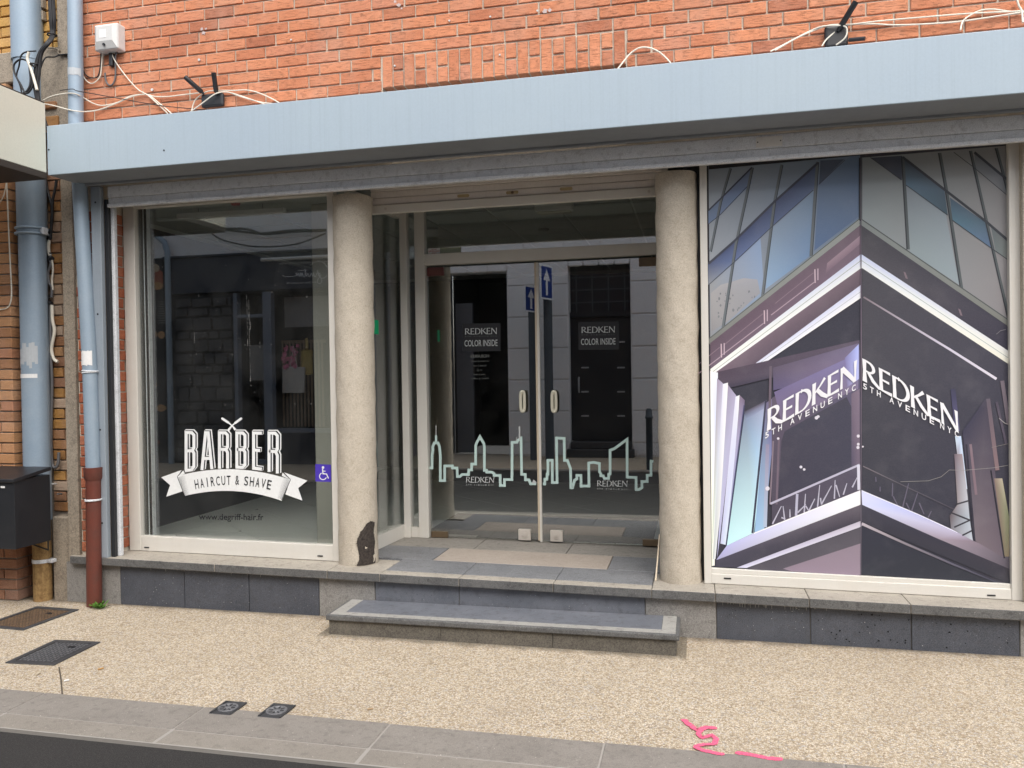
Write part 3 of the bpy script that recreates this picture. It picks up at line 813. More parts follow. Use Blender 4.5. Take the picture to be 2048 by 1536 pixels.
pane(-2.118, -0.262, 2.61, 3.0, YD + .035, df, M_GLASSD, 'transom_pane')

YDG = 1.145
XC = P(1076.5, 800, YDG).x
def glass_door(x0, x1, side, lab):
    d = bpy.data.objects.new('glass_door', None); link(d, shop, Matrix.Translation((x0 if side < 0 else x1, YDG, .31))); d['label'] = lab
    zb_ = ztop((x0 + x1) / 2) + .012
    pane(x0, x1, zb_, 2.512, YDG, d, M_GLASSD)
    xe = x1 if side < 0 else x0
    m = MB(); m.box(xe - .010, xe + .010, YDG - .008, YDG + .018, zb_ - .004, 2.514, .003); m.build('edge_strip', M_EDGE if side < 0 else M_WHITE, d)
    # ivory pull handle: an upright loop
    hx = P(1045 if side < 0 else 1108, 803, YDG - .045).x; hz = P(1045, 803, YDG - .045).z + (0 if side < 0 else -.003); h = .098; ww = .034
    pts = []
    for i in range(33):
        a = math.pi * 2 * i / 32; ca, sa = math.cos(a), math.sin(a)
        pts.append((hx + ww * .55 * (1 if ca > 0 else -1) * abs(ca) ** .7 * .8, YDG - .045 + ww * .1 * ca, hz + (h - .02) * (1 if sa > 0 else -1) * abs(sa) ** .45))
    m = MB(); m.tube(pts, .0125, 12, False)
    for s in (-1, 1): m.tube([(hx, YDG - .04, hz + s * (h - .03)), (hx, YDG + .004, hz + s * (h - .03))], .012, 10)
    m.build('handle', M_HANDLE, d)
    lp = P(1049 if side < 0 else 1113, 1070 if side < 0 else 1072.5, YDG - .01)
    m = MB(); m.box(lp.x - .050, lp.x + .050, YDG - .013, YDG + .02, lp.z - .043, lp.z + .045, .003); m.build('lock_plate', M_STEEL, d)
    m = MB(); m.tube([(lp.x, YDG - .014, lp.z + .002), (lp.x, YDG - .022, lp.z + .002)], .0165, 16)
    m.box(lp.x - .0155, lp.x + .0155, YDG - .020, YDG - .014, lp.z - .022, lp.z + .004, .004)
    m.tube([(lp.x, YDG - .023, lp.z + .004), (lp.x, YDG - .028, lp.z + .004)], .008, 12); m.build('lock_cylinder', M_STEEL, d)
    hx0 = x0 if side < 0 else x1 - .14
    m = MB(); m.box(hx0, hx0 + .14, YDG - .012, YDG + .022, zb_ - .006, zb_ + .045, .004); m.build('hinge_plate', M_BRASS, d)
    m = MB(); m.box(hx0, hx0 + .14, YDG - .012, YDG + .022, 2.445, 2.512, .004); m.build('hinge_plate', flat('red_brown_fitting', (0.13, 0.05, 0.045), 0.5) if side < 0 else M_BRASS, d)
    return d


dl = glass_door(-2.110, XC - .006, -1, 'left glass door leaf with an ivory loop handle')
dr = glass_door(XC + .008, -0.270, 1, 'right glass door leaf with an ivory loop handle')
m = MB(); m.box(-.06, .085, .245, .33, ztop(0), 3.0); m.build('filler_panel', M_BLKPL, shop)
m = MB(); m.box(-.215, -.16, .36, 1.16, ztop(-.2), 3.0); m.build('return_panel', M_WHITE, shop)

# ---- interior seen through the glass
m = MB(); m.box(-4.85, -2.40, .285, 6.2, 0.0, 0.300); m.box(-2.399, -.165, 1.20, 6.2, 0.0, .300); m.box(-.164, 2.2, .285, 6.2, 0.0, .300)
ifl = m.build('interior_floor', M_GROUT, shop)
TS = 0.5; tn = 0
def clip(poly, x0, x1, y0, y1):
    for ax, lim, sg in ((0, x0, 1), (0, x1, -1), (1, y0, 1), (1, y1, -1)):
        out = []
        for a, b in zip(poly, poly[1:] + poly[:1]):
            da, db = (a[ax] - lim) * sg, (b[ax] - lim) * sg
            if da >= 0: out.append(a)
            if da * db < 0: k = da / (da - db); out.append((a[0] + (b[0] - a[0]) * k, a[1] + (b[1] - a[1]) * k))
        poly = out
        if len(poly) < 3: return None
    return poly


cr, sr = math.cos(R(49)), math.sin(R(49))
for i in range(-16, 17):
    for j in range(-16, 17):
        u, v = i * TS + .17, j * TS + .11
        e = TS / 2 - .004
        sq = [(-2.6 + (u + a) * cr - (v + b) * sr, 2.2 + (u + a) * sr + (v + b) * cr) for a, b in ((-e, -e), (e, -e), (e, e), (-e, e))]
        for reg in ((-4.378, -2.42, .555, 1.20), (-4.378, 2.05, 1.205, 4.6)):
            q = clip(sq, *reg)
            if not q: continue
            A_ = abs(sum(a[0] * b[1] - b[0] * a[1] for a, b in zip(q, q[1:] + q[:1]))) / 2
            if A_ < .004 or (max(p[0] for p in q) > -.3 and min(p[0] for p in q) > -.3): continue
            m = MB(); m.prism([(a, b, .299) for a, b in q], (0, 0, .0065)); m.build('tile', M_FLOOR, ifl)
m = MB(); m.box(-4.75, -4.385, .285, 5.9, .30, .3065); m.box(-4.38, -2.42, .285, .55, .3, .3055); m.build('border_strip', M_FLOOR, ifl)
m = MB(); m.box(-2.24, -.34, 1.21, 2.30, .300, .3155, .003); carpet = m.build('door_mat', M_MAT)
tag(carpet, 'dark grey carpet mat on the tiled floor just inside the glass doors', 'mat')
m = MB()
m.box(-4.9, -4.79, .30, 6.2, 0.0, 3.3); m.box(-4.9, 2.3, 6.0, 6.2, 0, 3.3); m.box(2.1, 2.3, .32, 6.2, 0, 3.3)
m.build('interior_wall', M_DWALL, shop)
m = MB(); m.box(-4.85, 2.2, .33, 6.2, 3.012, 3.06); ceil = m.build('interior_ceiling', M_TBAR, shop)
CT = .592; cm = MB(); cm.box(-CT / 2 + .010, CT / 2 - .010, -CT / 2 + .010, CT / 2 - .010, 0, .008); pr = cm.build('ceiling_tile', M_CEIL, ceil, world=Matrix.Identity(4)); cme = pr.data; bpy.data.objects.remove(pr)
for i in range(-7, 8):
    for j in range(0, 8):
        x = -2.26 + CT * (i + .5); y = .87 + CT * (j + .5)
        if -4.8 < x < 2.1: put('ceiling_tile', cme, ceil, Matrix.Translation((x, y, 3.001)))
m = MB(); m.box(-4.8, 2.1, .33, .86, 3.0, 3.01); m.build('ceiling_edge', M_CEIL, ceil)
m = MB(); m.box(-2.93, -2.60, .75, 1.00, .30, 3.0, .01); m.build('interior_pillar', M_IWALL, shop)
for (px, py) in ((1087, 458),):
    p = G(px, py, 2.998); m = MB(); m.lathe([(.05, 2.985), (.055, 2.999)], (p.x, p.y), 20); sp = m.build('spot_light', M_BLKPL); tag(sp, 'small dark recessed ceiling spot above the entrance mat', 'ceiling light')
p = G(1097, 410, 2.93); m = MB()
lf = thing('strip_light', 'unlit box light under the ceiling behind the glass transom', 'ceiling light', (p.x, 1.30, 2.99))
m.box(p.x - .15, p.x + .15, 1.22, 1.32, 2.93, 2.998, .006); m.build('housing', M_PLAST, lf)
m = MB(); m.box(p.x - .135, p.x + .135, 1.23, 1.31, 2.912, 2.929, .006); m.build('diffuser', flat('clear_plastic', (0.55, 0.52, 0.42), 0.15, 0.6), lf)
a = P(352, 432, .62); b = P(567, 420, .62)
lf2 = thing('tube_light', 'long white tube light hanging inside the left window', 'ceiling light', ((a.x + b.x) / 2, .62, 2.95))
m = MB(); m.prism([a + Vector((0, 0, -.018)), b + Vector((0, 0, -.018)), b + Vector((0, 0, .02)), a + Vector((0, 0, .02))], (0, .05, 0), bev=.004); m.build('tube_housing', M_PLAST, lf2)
m = MB()
for f in (.2, .8): q = a.lerp(b, f); m.tube([(q.x, .64, q.z + .02), (q.x, .64, 3.0)], .004, 6)
m.build('hanger', M_CABG, lf2)
p = P(468, 403, .45); m = MB(); m.box(p.x - .032, p.x + .032, .45, .49, p.z - .025, p.z + .03, .006); ab = m.build('alarm_box', flat('red_plastic', (0.30, 0.03, 0.035), 0.45))
tag(ab, 'small red alarm box high up inside the left window', 'alarm box')

# ------------------------------------------------------------------ metal canopy over the shop front
can = thing('metal_canopy', 'long pale blue metal canopy running across the shop front', 'canopy', (-1, -.1, 3.06))
m = MB(); m.box(-4.34, 4.4, -.352, -.338, 3.060, 3.400, .004, 2); fas = m.build('fascia', M_CANOPY, can)
for sx_, sz_ in ((-4.325, 3.235), (-3.42, 3.16), (2.55, 3.33)):
    m = MB(); m.tube([(sx_, -.3515, sz_), (sx_, -.3545, sz_)], .006, 8); m.build('screw', M_BLKPL, fas)
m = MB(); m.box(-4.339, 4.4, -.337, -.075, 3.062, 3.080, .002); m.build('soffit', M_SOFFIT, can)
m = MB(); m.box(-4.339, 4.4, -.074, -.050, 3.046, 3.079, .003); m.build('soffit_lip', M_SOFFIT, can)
m = MB(); m.box(-4.339, 4.4, -.337, -.004, 3.385, 3.398, .002); m.build('top_sheet', M_CANOPY, can)
m = MB(); m.box(-4.3395, -4.326, -.337, -.02, 3.081, 3.384, .002); m.build('end_cap', M_CANOPY, can)

# ------------------------------------------------------------------ roller shutter of the whole front
rs = thing('roller_shutter', 'long mottled grey roller shutter box rolled up under the blue canopy', 'roller shutter', (-1, 0, 2.9))
m = MB(); m.box(-4.128, 4.4, -.035, .0, 2.958, 3.040, .006, 2); m.build('housing', M_GALV, rs)
m = MB(); m.box(-4.127, 4.4, -.030, -.006, 2.913, 2.9565, .005, 2); m.box(-4.127, 4.4, -.042, -.012, 2.888, 2.9125, .004, 2); m.build('bottom_bar', M_GALV, rs)
a = P(1512, 300, -.04); m = MB(); m.box(a.x, a.x + .150, -.0395, -.036, 2.966, 3.026, .001); m.build('name_plate', flat('pale_plate', (0.70, 0.68, 0.64), 0.5), rs)
m = MB()
for zz in (2.985, 3.007):
    for xx in (a.x + .01, a.x + .14): m.tube([(xx, -.0415, 2.996), (xx, -.0390, 2.996)], .004, 8)
m.build('rivet', M_BLKPL, rs)
m = MB(); m.box(-4.262, -4.182, -.045, -.008, ztop(-4.2), 3.046, .004, 2); gr = m.build('guide_rail', M_RAIL, rs)
for z in (2.93, 2.12, 1.28, .60):
    m = MB(); m.tube([(-4.222, -.047, z), (-4.222, -.044, z)], .007, 10); m.build('screw_hole', M_BLKPL, gr)
m = MB(); m.box(-4.1825, -4.150, -.006, .022, ztop(-4.15), 2.955, .002); m.build('guide_channel', M_BLKPL, rs)
m = MB(); m.box(-4.178, -4.128, .025, .060, ztop(-4.15), 2.955, .006, 2); m.build('guide_channel', M_GALV, rs)

# ------------------------------------------------------------------ small roller shutter over the entrance
es = thing('entrance_shutter', 'pinkish white rolled up shutter curtain above the glass doors', 'roller shutter', (-1.24, .35, 2.8))
YE = .350
for i in range(5):
    z = 2.866 + .048 * i
    m = MB(); m.box(-2.262, -.20, YE + .008 + .004 * (i % 2), YE + .030, z, z + .0465, .006, 2); sl = m.build('slat', M_SLAT, es)
    if i == 0:
        for px, py, op in ((926, 392, 0), (1024, 388, 1), (1132, 379, 0)):
            p = P(px, py, YE); mm = MB(); z2 = z + .024
            mm.prism([(p.x + s * .034 + .0095 * math.cos(t_), YE + .0045, z2 + .0105 * math.sin(t_)) for s, r0 in ((1, -90), (-1, 90)) for t_ in (R(r0 + 22.5 * q) for q in range(9))], (0, .004, 0))
            mm.build('slot', M_SLOT, sl)
            if op: mm = MB(); mm.tube([(p.x + .002, YE + .002, z2), (p.x + .002, YE + .006, z2)], .010, 12); mm.build('lock_button', M_BRASS, sl)
m = MB(); m.box(-2.262, -.20, YE - .004, YE + .036, 2.801, 2.862, .005, 2); bb = m.build('bottom_bar', M_WHITE, es)
for px, py in ((772, 420), (1298, 383)):
    p = P(px, py, YE); m = MB(); m.tube([(p.x, YE - .009, 2.833), (p.x, YE - .003, 2.833)], .010, 8); m.build('bolt', M_STEEL, bb)

# ------------------------------------------------------------------ front step
st = thing('front_step', 'low bluestone step with a pale border lying before the entrance', 'step', (-1.2, -.2, 0))
SX0, SX1, SY0, SY1, SZ = -2.31, -.108, -.365, -.006, .128
m = MB(); xr = [SX0, -1.55, -.85, SX1]
for a, b in zip(xr[:-1], xr[1:]): m.box(a + (.014 if a == SX0 else .001), b - .001 if b < SX1 - .01 else b - .018, SY0 + .018, SY1, -.04, SZ - .038, .003)
m.build('riser', M_DARKST, st)
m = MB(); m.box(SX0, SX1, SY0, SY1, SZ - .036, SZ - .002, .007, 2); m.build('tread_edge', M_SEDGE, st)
m = MB(); m.box(SX0 + .105, SX1 - .105, SY0 + .082, SY1 - .002, SZ - .02, SZ, .001); m.build('tread', M_TREAD, st)
m = MB(); m.box(SX0 + .022, SX1 - .022, SY0 + .022, SY0 + .080, SZ - .02, SZ + .0005, .001); m.build('border_strip', M_NOSE, st)
for a, b in ((SX0 + .022, SX0 + .103), (SX1 - .103, SX1 - .022)):
    m = MB(); m.box(a, b, SY0 + .0815, SY1 - .002, SZ - .02, SZ + .0005, .001); m.build('border_strip', M_NOSE, st)

# ------------------------------------------------------------------ flat print helpers (lettering, stickers, the poster)
def txt(s, bold=0.0, space=1.0):
    cu = bpy.data.curves.new('t', 'FONT'); cu.body = s; cu.size = 1.0; cu.offset = bold; cu.space_character = space; cu.resolution_u = 3
    ob = bpy.data.objects.new('t', cu); me = bpy.data.meshes.new_from_object(ob)
    v = np.array([p.co[:2] for p in me.vertices]); f = [list(p.vertices) for p in me.polygons]
    bpy.data.objects.remove(ob); bpy.data.curves.remove(cu); bpy.data.meshes.remove(me)
    v -= v.min(0); size = v.max(0); v /= size
    return v, f, size


def ribbon(pts, w, w1=None):
    """flat stroke with mitred corners; w may be a list"""
    n = len(pts); ws = w if isinstance(w, (list, tuple)) else [w + ((w1 if w1 is not None else w) - w) * i / (n - 1) for i in range(n)]
    closed = n > 2 and abs(pts[0][0] - pts[-1][0]) < 1e-9 and abs(pts[0][1] - pts[-1][1]) < 1e-9
    A = np.array(pts, float); out = []
    for i in range(n):
        p = A[i]
        a = A[i - 1] if i else (A[-2] if closed else None); b = A[i + 1] if i < n - 1 else (A[1] if closed else None)
        d0 = (p - a) / (np.linalg.norm(p - a) + 1e-12) if a is not None else None
        d1 = (b - p) / (np.linalg.norm(b - p) + 1e-12) if b is not None else None
        if d0 is None: d0 = d1
        if d1 is None: d1 = d0
        n0 = np.array([-d0[1], d0[0]]); n1 = np.array([-d1[1], d1[0]]); mt = n0 + n1; L = np.linalg.norm(mt)
        mt = n0 if L < 1e-6 else mt / L
        k = ws[i] / 2 / max(0.38, float(mt @ n0))
        out.append((p + mt * k, p - mt * k))
    V, F = [], []
    for i, (a, b) in enumerate(out):
        V += [tuple(a), tuple(b)]
        if i: F.append([2 * i - 2, 2 * i - 1, 2 * i + 1, 2 * i])
    return V, F


class Print:
    """collects 2D shapes, mapped to the surface they are printed on; every shape sits a hair in front of the one before"""
    def __init__(s, to3d, step=0.00012): s.f = to3d; s.m = MB(); s.k = 0; s.step = step

    def add(s, V, F, mat=None):
        s.k += 1
        vs = [s.m.bm.verts.new(s.f(p[0], p[1], s.k * s.step)) for p in V]; mi = s.m.mi(mat)
        for f in F:
            try: q = s.m.bm.faces.new([vs[i] for i in f]); q.material_index = mi
            except ValueError: pass
        return s

    def poly(s, pts, mat=None):
        tri = tessellate_polygon([[Vector((p[0], p[1], 0)) for p in pts]])
        return s.add(pts, [list(t) for t in tri], mat)

    def stroke(s, pts, w, mat=None, w1=None): return s.add(*ribbon(pts, w, w1), mat)

    def text(s, st, x, y, w, h, mat=None, bold=0.0, warp=None, space=1.0, mirror=False):
        v, f, _ = txt(st, bold, space)
        q = [((1 - a if mirror else a), b) for a, b in v]
        q = [warp(a, b) for a, b in q] if warp else [(x + a * w, y + b * h) for a, b in q]
        return s.add(q, f, mat)

    def build(s, name, mat=None, parent=None): return s.m.build(name, mat, parent, recalc=False)


def on_wall(y):                                       # photo pixels -> the plane at depth y
    def f(px, py, k): p = P(px, py, y - k); return (p.x, p.y, p.z)
    return f


def arc(cx, cy, rx, ry, a0, a1, n=10): return [(cx + rx * math.cos(R(a0 + (a1 - a0) * i / n)), cy + ry * math.sin(R(a0 + (a1 - a0) * i / n))) for i in range(n + 1)]


# flared capitals of the salon brand, cell 0..1, drawn as strokes (points, widths)
GLY = {
    'R': (0.86, [([(.10, 0), (.10, .5), (.10, 1)], [.19, .13, .17]), ([(.10, .965)] + arc(.30, .735, .30, .225, 90, -90, 12) + [(.10, .515)], [.07] * 2 + [.08, .1, .12, .14, .14, .14, .12, .1, .08, .07] + [.06] * 3), ([(.30, .50), (.55, .22), (.90, .03)], [.12, .15, .10])]),
    'E': (0.70, [([(.10, 0), (.10, .5), (.10, 1)], [.16, .13, .16]), ([(.10, .965), (.62, .965)], [.06, .10]), ([(.10, .515), (.55, .515)], [.06, .09]), ([(.10, .035), (.68, .045)], [.06, .12])]),
    'D': (0.95, [([(.10, 0), (.10, .5), (.10, 1)], [.16, .13, .16]), ([(.10, .965), (.32, .965)] + arc(.32, .5, .52, .465, 90, -90, 16) + [(.10, .035)], [.06, .06, .06, .07, .09, .11, .13, .14, .15, .15, .15, .15, .14, .13, .11, .09, .07, .06, .06, .06])]),
    'K': (0.86, [([(.10, 0), (.10, .5), (.10, 1)], [.17, .13, .17]), ([(.14, .50), (.46, .74), (.72, .99)], [.06, .08, .12]), ([(.30, .60), (.58, .28), (.92, .02)], [.13, .15, .11])]),
    'N': (0.98, [([(.09, 0), (.09, .5), (.09, 1)], [.12, .085, .12]), ([(.10, .96), (.50, .50), (.88, .03)], [.17, .15, .13]), ([(.88, 0), (.88, .5), (.88, 1)], [.09, .085, .14])]),
}


def logo(pr, warp, mat, letters='REDKEN', gap=0.06, fat=1.0):
    tot = sum(GLY[c][0] for c in letters) + gap * (len(letters) - 1); x = 0
    for c in letters:
        w, st = GLY[c]
        for pts, ws in st:
            V, F = ribbon(pts, [q * fat for q in ws]); pr.add([warp((x + a) / tot, b) for a, b in V], F, mat)
        x += w + gap


def quadmap(bl, br, tr, tl):                          # unit square -> quad
    def f(u, v):
        a = ((1 - u) * bl[0] + u * br[0], (1 - u) * bl[1] + u * br[1]); b = ((1 - u) * tl[0] + u * tr[0], (1 - u) * tl[1] + u * tr[1])
        return (a[0] + (b[0] - a[0]) * v, a[1] + (b[1] - a[1]) * v)
    return f


def fifth(pr, warp, mat, bold=0.012):                 # the spaced line under the logo
    for word, u0, u1 in (('5TH', 0, .19), ('AVENUE', .275, .745), ('NYC', .80, 1.0)):
        n = len(word); step = (u1 - u0) / (n - .35)
        for i, ch in enumerate(word):
            v, f, _ = txt(ch, bold); a = u0 + step * i
            pr.add([warp(a + p[0] * step * .56, p[1]) for p in v], f, mat)


# ---- BARBER decal on the left pane
YB = YG - .0012
dec = thing('window_decal', 'white barber lettering with a ribbon and crossed razors on the left window', 'decal', tuple(P(468, 925, YB)))
c3 = lambda x, y: (310 + x / 6.4, 820 + y / 6.4)
def bl_map(x0, wid, dx=0, dy=0):
    def f(u, v):
        x = x0 + wid * u + dx
        bot = 728 + 56 * ((x - 945) / 600) ** 2; top = 292 + 4 * (x - 950) / 600
        return c3(x, bot + (top - bot) * v + dy)
    return f
LET = {'B': [[(0, 0), (0, 1), (.72, 1), (1, .93), (1, .585), (.80, .515), (0, .515)], [(.80, .515), (1, .44), (1, .07), (.72, 0), (-.17, 0)]],
       'A': [[(-.04, -.05), (.36, 1), (.64, 1), (1.04, -.05)], [(.14, .27), (.86, .27)]],
       'R': [[(0, -.05), (0, 1), (.72, 1), (1, .93), (1, .585), (.80, .515), (0, .515)], [(.78, .515), (1, .42), (1, -.05)]],
       'E': [[(1.1, 1), (0, 1), (0, 0), (1.1, 0)], [(0, .515), (.86, .515)]]}
CELL = [('B', 398, 100), ('A', 605, 118), ('R', 825, 104), ('B', 1048, 104), ('E', 1262, 96), ('R', 1460, 106)]
for layer, nm in ((0, 'letter_outline'), (1, 'letter_shade'), (2, 'letter_face')):
    pr = Print(on_wall(YB - .0004 * layer), .00003)
    for ch, x0, wd_ in CELL:
        dx, dy, ww, mt = ((21, -13, 58, M_DECW), (14, -8, 43, M_DECK), (0, 0, 38, M_DECW))[layer]
        for st_ in LET[ch]:
            pts = [bl_map(x0, wd_, dx, dy)(u, v) for u, v in st_]
            pr.stroke(pts, ww / 6.4, mt)
            if layer == 0: pr.stroke([bl_map(x0, wd_, 8, -4)(u, v) for u, v in st_], 52 / 6.4, mt)
            if layer == 1: pr.stroke([bl_map(x0, wd_, 7, -3)(u, v) for u, v in st_], 43 / 6.4, mt)
    pr.build(nm, None, dec)
pr = Print(on_wall(YB - .0002))
top = lambda x: 758 + 100 * ((x - 975) / 690) ** 2 + (x - 975) * .018; bot = lambda x: 1036 + 90 * ((x - 960) / 610) ** 2 + (x - 960) * .03
xs_ = [285 + (1735 - 285) * i / 28 for i in range(29)]; xb_ = [385 + (1622 - 385) * i / 28 for i in range(29)]
for tail in ([(340, 768), (80, 862), (193, 962), (143, 1110), (352, 1040), (290, 855)], [(1650, 797), (1950, 905), (1832, 1000), (1888, 1160), (1668, 1080), (1728, 895)],
             [(296, 850), (362, 772), (384, 815)], [(1720, 885), (1632, 800), (1624, 845)]):
    pr.poly([c3(*p) for p in tail], M_DECW)
V = [c3(x, top(x)) for x in xs_] + [c3(x, bot(x)) for x in xb_]
pr.add(V, [[i, i + 1, 29 + i + 1, 29 + i] for i in range(28)], M_DECW)
for a, b in (((285, 855), (385, 1112)), ((1735, 893), (1622, 1150)), ((285, 852), (355, 768)), ((1735, 890), (1645, 797))): pr.stroke([c3(*a), c3(*b)], 1.1, M_DECK)
for i in range(22):
    f_ = (i + .5) / 22
    a = (285 + 100 * f_, 862 + 250 * f_); pr.stroke([c3(*a), c3(a[0] + 95 - 40 * f_, a[1] - 26 + 4 * f_)], .55, M_DECK, .1)
    a = (1735 - 113 * f_, 900 + 250 * f_); pr.stroke([c3(*a), c3(a[0] - 95 + 40 * f_, a[1] - 34 + 4 * f_)], .55, M_DECK, .1)
pr.build('ribbon', None, dec)
pr = Print(on_wall(YB - .0016))
for st_, u0, u1 in (('HAIRCUT', 510, 968), ('&', 1028, 1078), ('SHAVE', 1142, 1488)):
    n = len(st_); stp = (u1 - u0) / (n - .28)
    for i, ch in enumerate(st_):
        v, f, _ = txt(ch, .006); x0 = u0 + stp * i; w_ = stp * (.70 if ch != 'I' else .16); x0 += 0 if ch != 'I' else stp * .25
        def wp(a, b, x0=x0, w_=w_):
            x = x0 + a * w_; sl = (x - 990) / 520
            return c3(x - sl * 22 * (b - .5) * -1, 960 + 62 * sl * sl - 2 + (-118) * b + (8 if x > 1100 else -4) * sl)
        pr.add([wp(*p) for p in v], f, M_DECK)
pr.build('lettering', None, dec)
pr = Print(on_wall(YB))
for a, b, c, d in (((862, 110), (945, 165), (1000, 215), (1030, 255)), ((1102, 110), (1020, 170), (975, 212), (940, 258))):
    pr.stroke([c3(*a), c3(*b)], 4.6, M_DECW); pr.stroke([c3(*b), c3(*c)], 2.6, M_DECW); pr.stroke([c3(*c), c3(*d)], 3.2, M_DECW, 4.8)
    pr.poly([(c3(*a)[0] + 2.3 * math.cos(t_), c3(*a)[1] + 2.3 * math.sin(t_)) for t_ in (i * .6283 for i in range(10))], M_DECW)
pr.build('crossed_razors', None, dec)
pr = Print(on_wall(YB))
pr.text('www.degriff-hair.fr', 0, 0, 0, 0, M_DECK, .012, quadmap((398, 1043), (527, 1045), (527, 1028), (398, 1027)))
web = pr.build('window_decal', None); tag(web, 'small grey web address lettering low on the left window', 'decal')
# dried drips running down the pane
pr = Print(on_wall(YG - .0008)); 
for x0, y0, y1, n in ((493, 592, 690, 26), (497, 600, 764, 40), (494.5, 680, 700, 6), (519, 684, 696, 4), (500, 640, 660, 5), (388, 668, 688, 5)):
    for i in range(n):
        ya = y0 + (y1 - y0) * i / n
        if RNG.random() < .75: x = x0 + 3.5 * (ya - y0) / 160 + RNG.uniform(-.3, .3); pr.poly([(x, ya), (x + RNG.uniform(.5, 1.1), ya + .2), (x + RNG.uniform(.4, .9), ya + (y1 - y0) / n * RNG.uniform(.4, 1))])
for _ in range(90):
    x, y = RNG.uniform(290, 655), RNG.uniform(530, 830); r = RNG.uniform(.25, .7); pr.poly([(x - r, y), (x, y - r * 1.6), (x + r, y), (x, y + r * 1.4)])
pr.build('dried_drips', flat('lime_drip', (.42, .42, .41), .8), wl0)['kind'] = 'stuff'
# wheelchair sticker
dis = thing('access_sticker', 'blue square wheelchair sticker at the lower right of the left window', 'sticker', tuple(P(647, 946, YB)))
pr = Print(on_wall(YB)); pr.poly([(630.5, 928), (662, 929.5), (662.5, 964), (631, 963)]); pr.build('backing', M_BLUEV, dis)
pr = Print(on_wall(YB - .0005))
pr.poly([(646 + 2.6 * math.cos(t_), 935 + 2.8 * math.sin(t_)) for t_ in (i * .5236 for i in range(12))])
pr.stroke([(645, 938), (646, 947.5), (653, 948), (657, 957)], 2.1); pr.stroke([(645.5, 942), (651, 942.5)], 1.6)
pr.stroke([(643 + 0, 946)] + arc(646, 952.5, 7.0, 6.8, 235, 20, 10), 1.7); pr.build('wheelchair_symbol', M_DECW, dis)

# ---- skyline and logos on the door leaves
YK = YDG - .0012
kA = lambda x, y: (840 + x / 8.192, 840 + y / 8.192); kB = lambda x, y: (1070 + x / 8.192, 840 + y / 8.192)
SKA = [(135, 785), (196, 785), (198, 580), (212, 490), (208, 440), (232, 375), (296, 375), (320, 440), (325, 490), (333, 580), (333, 993), (405, 993), (405, 752), (530, 752), (532, 785), (607, 787), (612, 926), (655, 926), (690, 893), (795, 893), (798, 818), (845, 818), (848, 722), (912, 722), (912, 420), (925, 380), (982, 275), (1045, 385), (1055, 440), (1055, 826), (1090, 826), (1092, 852), (1180, 855), (1215, 880), (1215, 908), (1313, 908), (1315, 1073), (1384, 1073), (1384, 976), (1506, 976), (1510, 366), (1590, 366), (1595, 340), (1655, 300), (1666, 890), (1726, 893), (1728, 980), (1785, 980), (1810, 1045), (1905, 1045)]
SKB = [(130, 1048), (160, 1048), (162, 970), (195, 970), (198, 888), (212, 888), (212, 660), (282, 660), (284, 1025), (362, 1025), (352, 295), (478, 300), (482, 662), (530, 662), (582, 795), (588, 1110), (615, 1110), (648, 985), (686, 965), (686, 908), (752, 908), (754, 1082), (884, 1082), (880, 705), (960, 694), (1055, 712), (1058, 850), (1078, 880), (1078, 912), (1120, 915), (1135, 957), (1206, 957), (1208, 888), (1230, 885), (1230, 495), (1300, 470), (1508, 318), (1510, 935), (1655, 942), (1658, 1140), (1700, 1140), (1752, 1110), (1752, 1008), (1838, 1008), (1838, 905), (1900, 905), (1902, 675), (1940, 680)]
for pts, kk, extra, lab in ((SKA, kA, [([(262, 360), (262, 250)], 36), ([(262, 250), (262, 88)], 13), ([(1632, 330), (1630, 105)], 24), ([(1585, 345), (1583, 275)], 10), ([(1850, 1040), (1865, 1000), (1900, 1030)], 30)], 'mint green skyline outline with a needle tower across the left glass door'),
                           (SKB, kB, [], 'mint green skyline outline with a slant roofed tower across the right glass door')):
    pr = Print(on_wall(YK), .00004); pr.stroke([kk(*p) for p in pts], 43 / 8.192, M_DECT)
    for q, w_ in extra: pr.stroke([kk(*p) for p in q], w_ / 8.192, M_DECT if w_ > 30 else M_LOGO)
    o = pr.build('door_decal', None); tag(o, lab, 'decal', 'skyline decals on the glass doors')
for qm, q5, lab in ((quadmap(kA(755, 1025), kA(1210, 1028), kA(1222, 935), kA(757, 930)), quadmap(kA(755, 1072), kA(1212, 1080), kA(1212, 1058), kA(755, 1050)), 'small silver salon logo under the skyline on the left glass door'),
                    (quadmap(kB(1018, 1085), kB(1515, 1092), kB(1518, 995), kB(1018, 992)), quadmap(kB(1018, 1137), kB(1518, 1150), kB(1518, 1126), kB(1018, 1115)), 'small silver salon logo under the skyline on the right glass door')):
    pr = Print(on_wall(YK - .0004), .00004); logo(pr, qm, M_LOGO); fifth(pr, q5, M_LOGO, .0)
    o = pr.build('door_decal', None); tag(o, lab, 'decal', 'small salon logos on the glass doors')
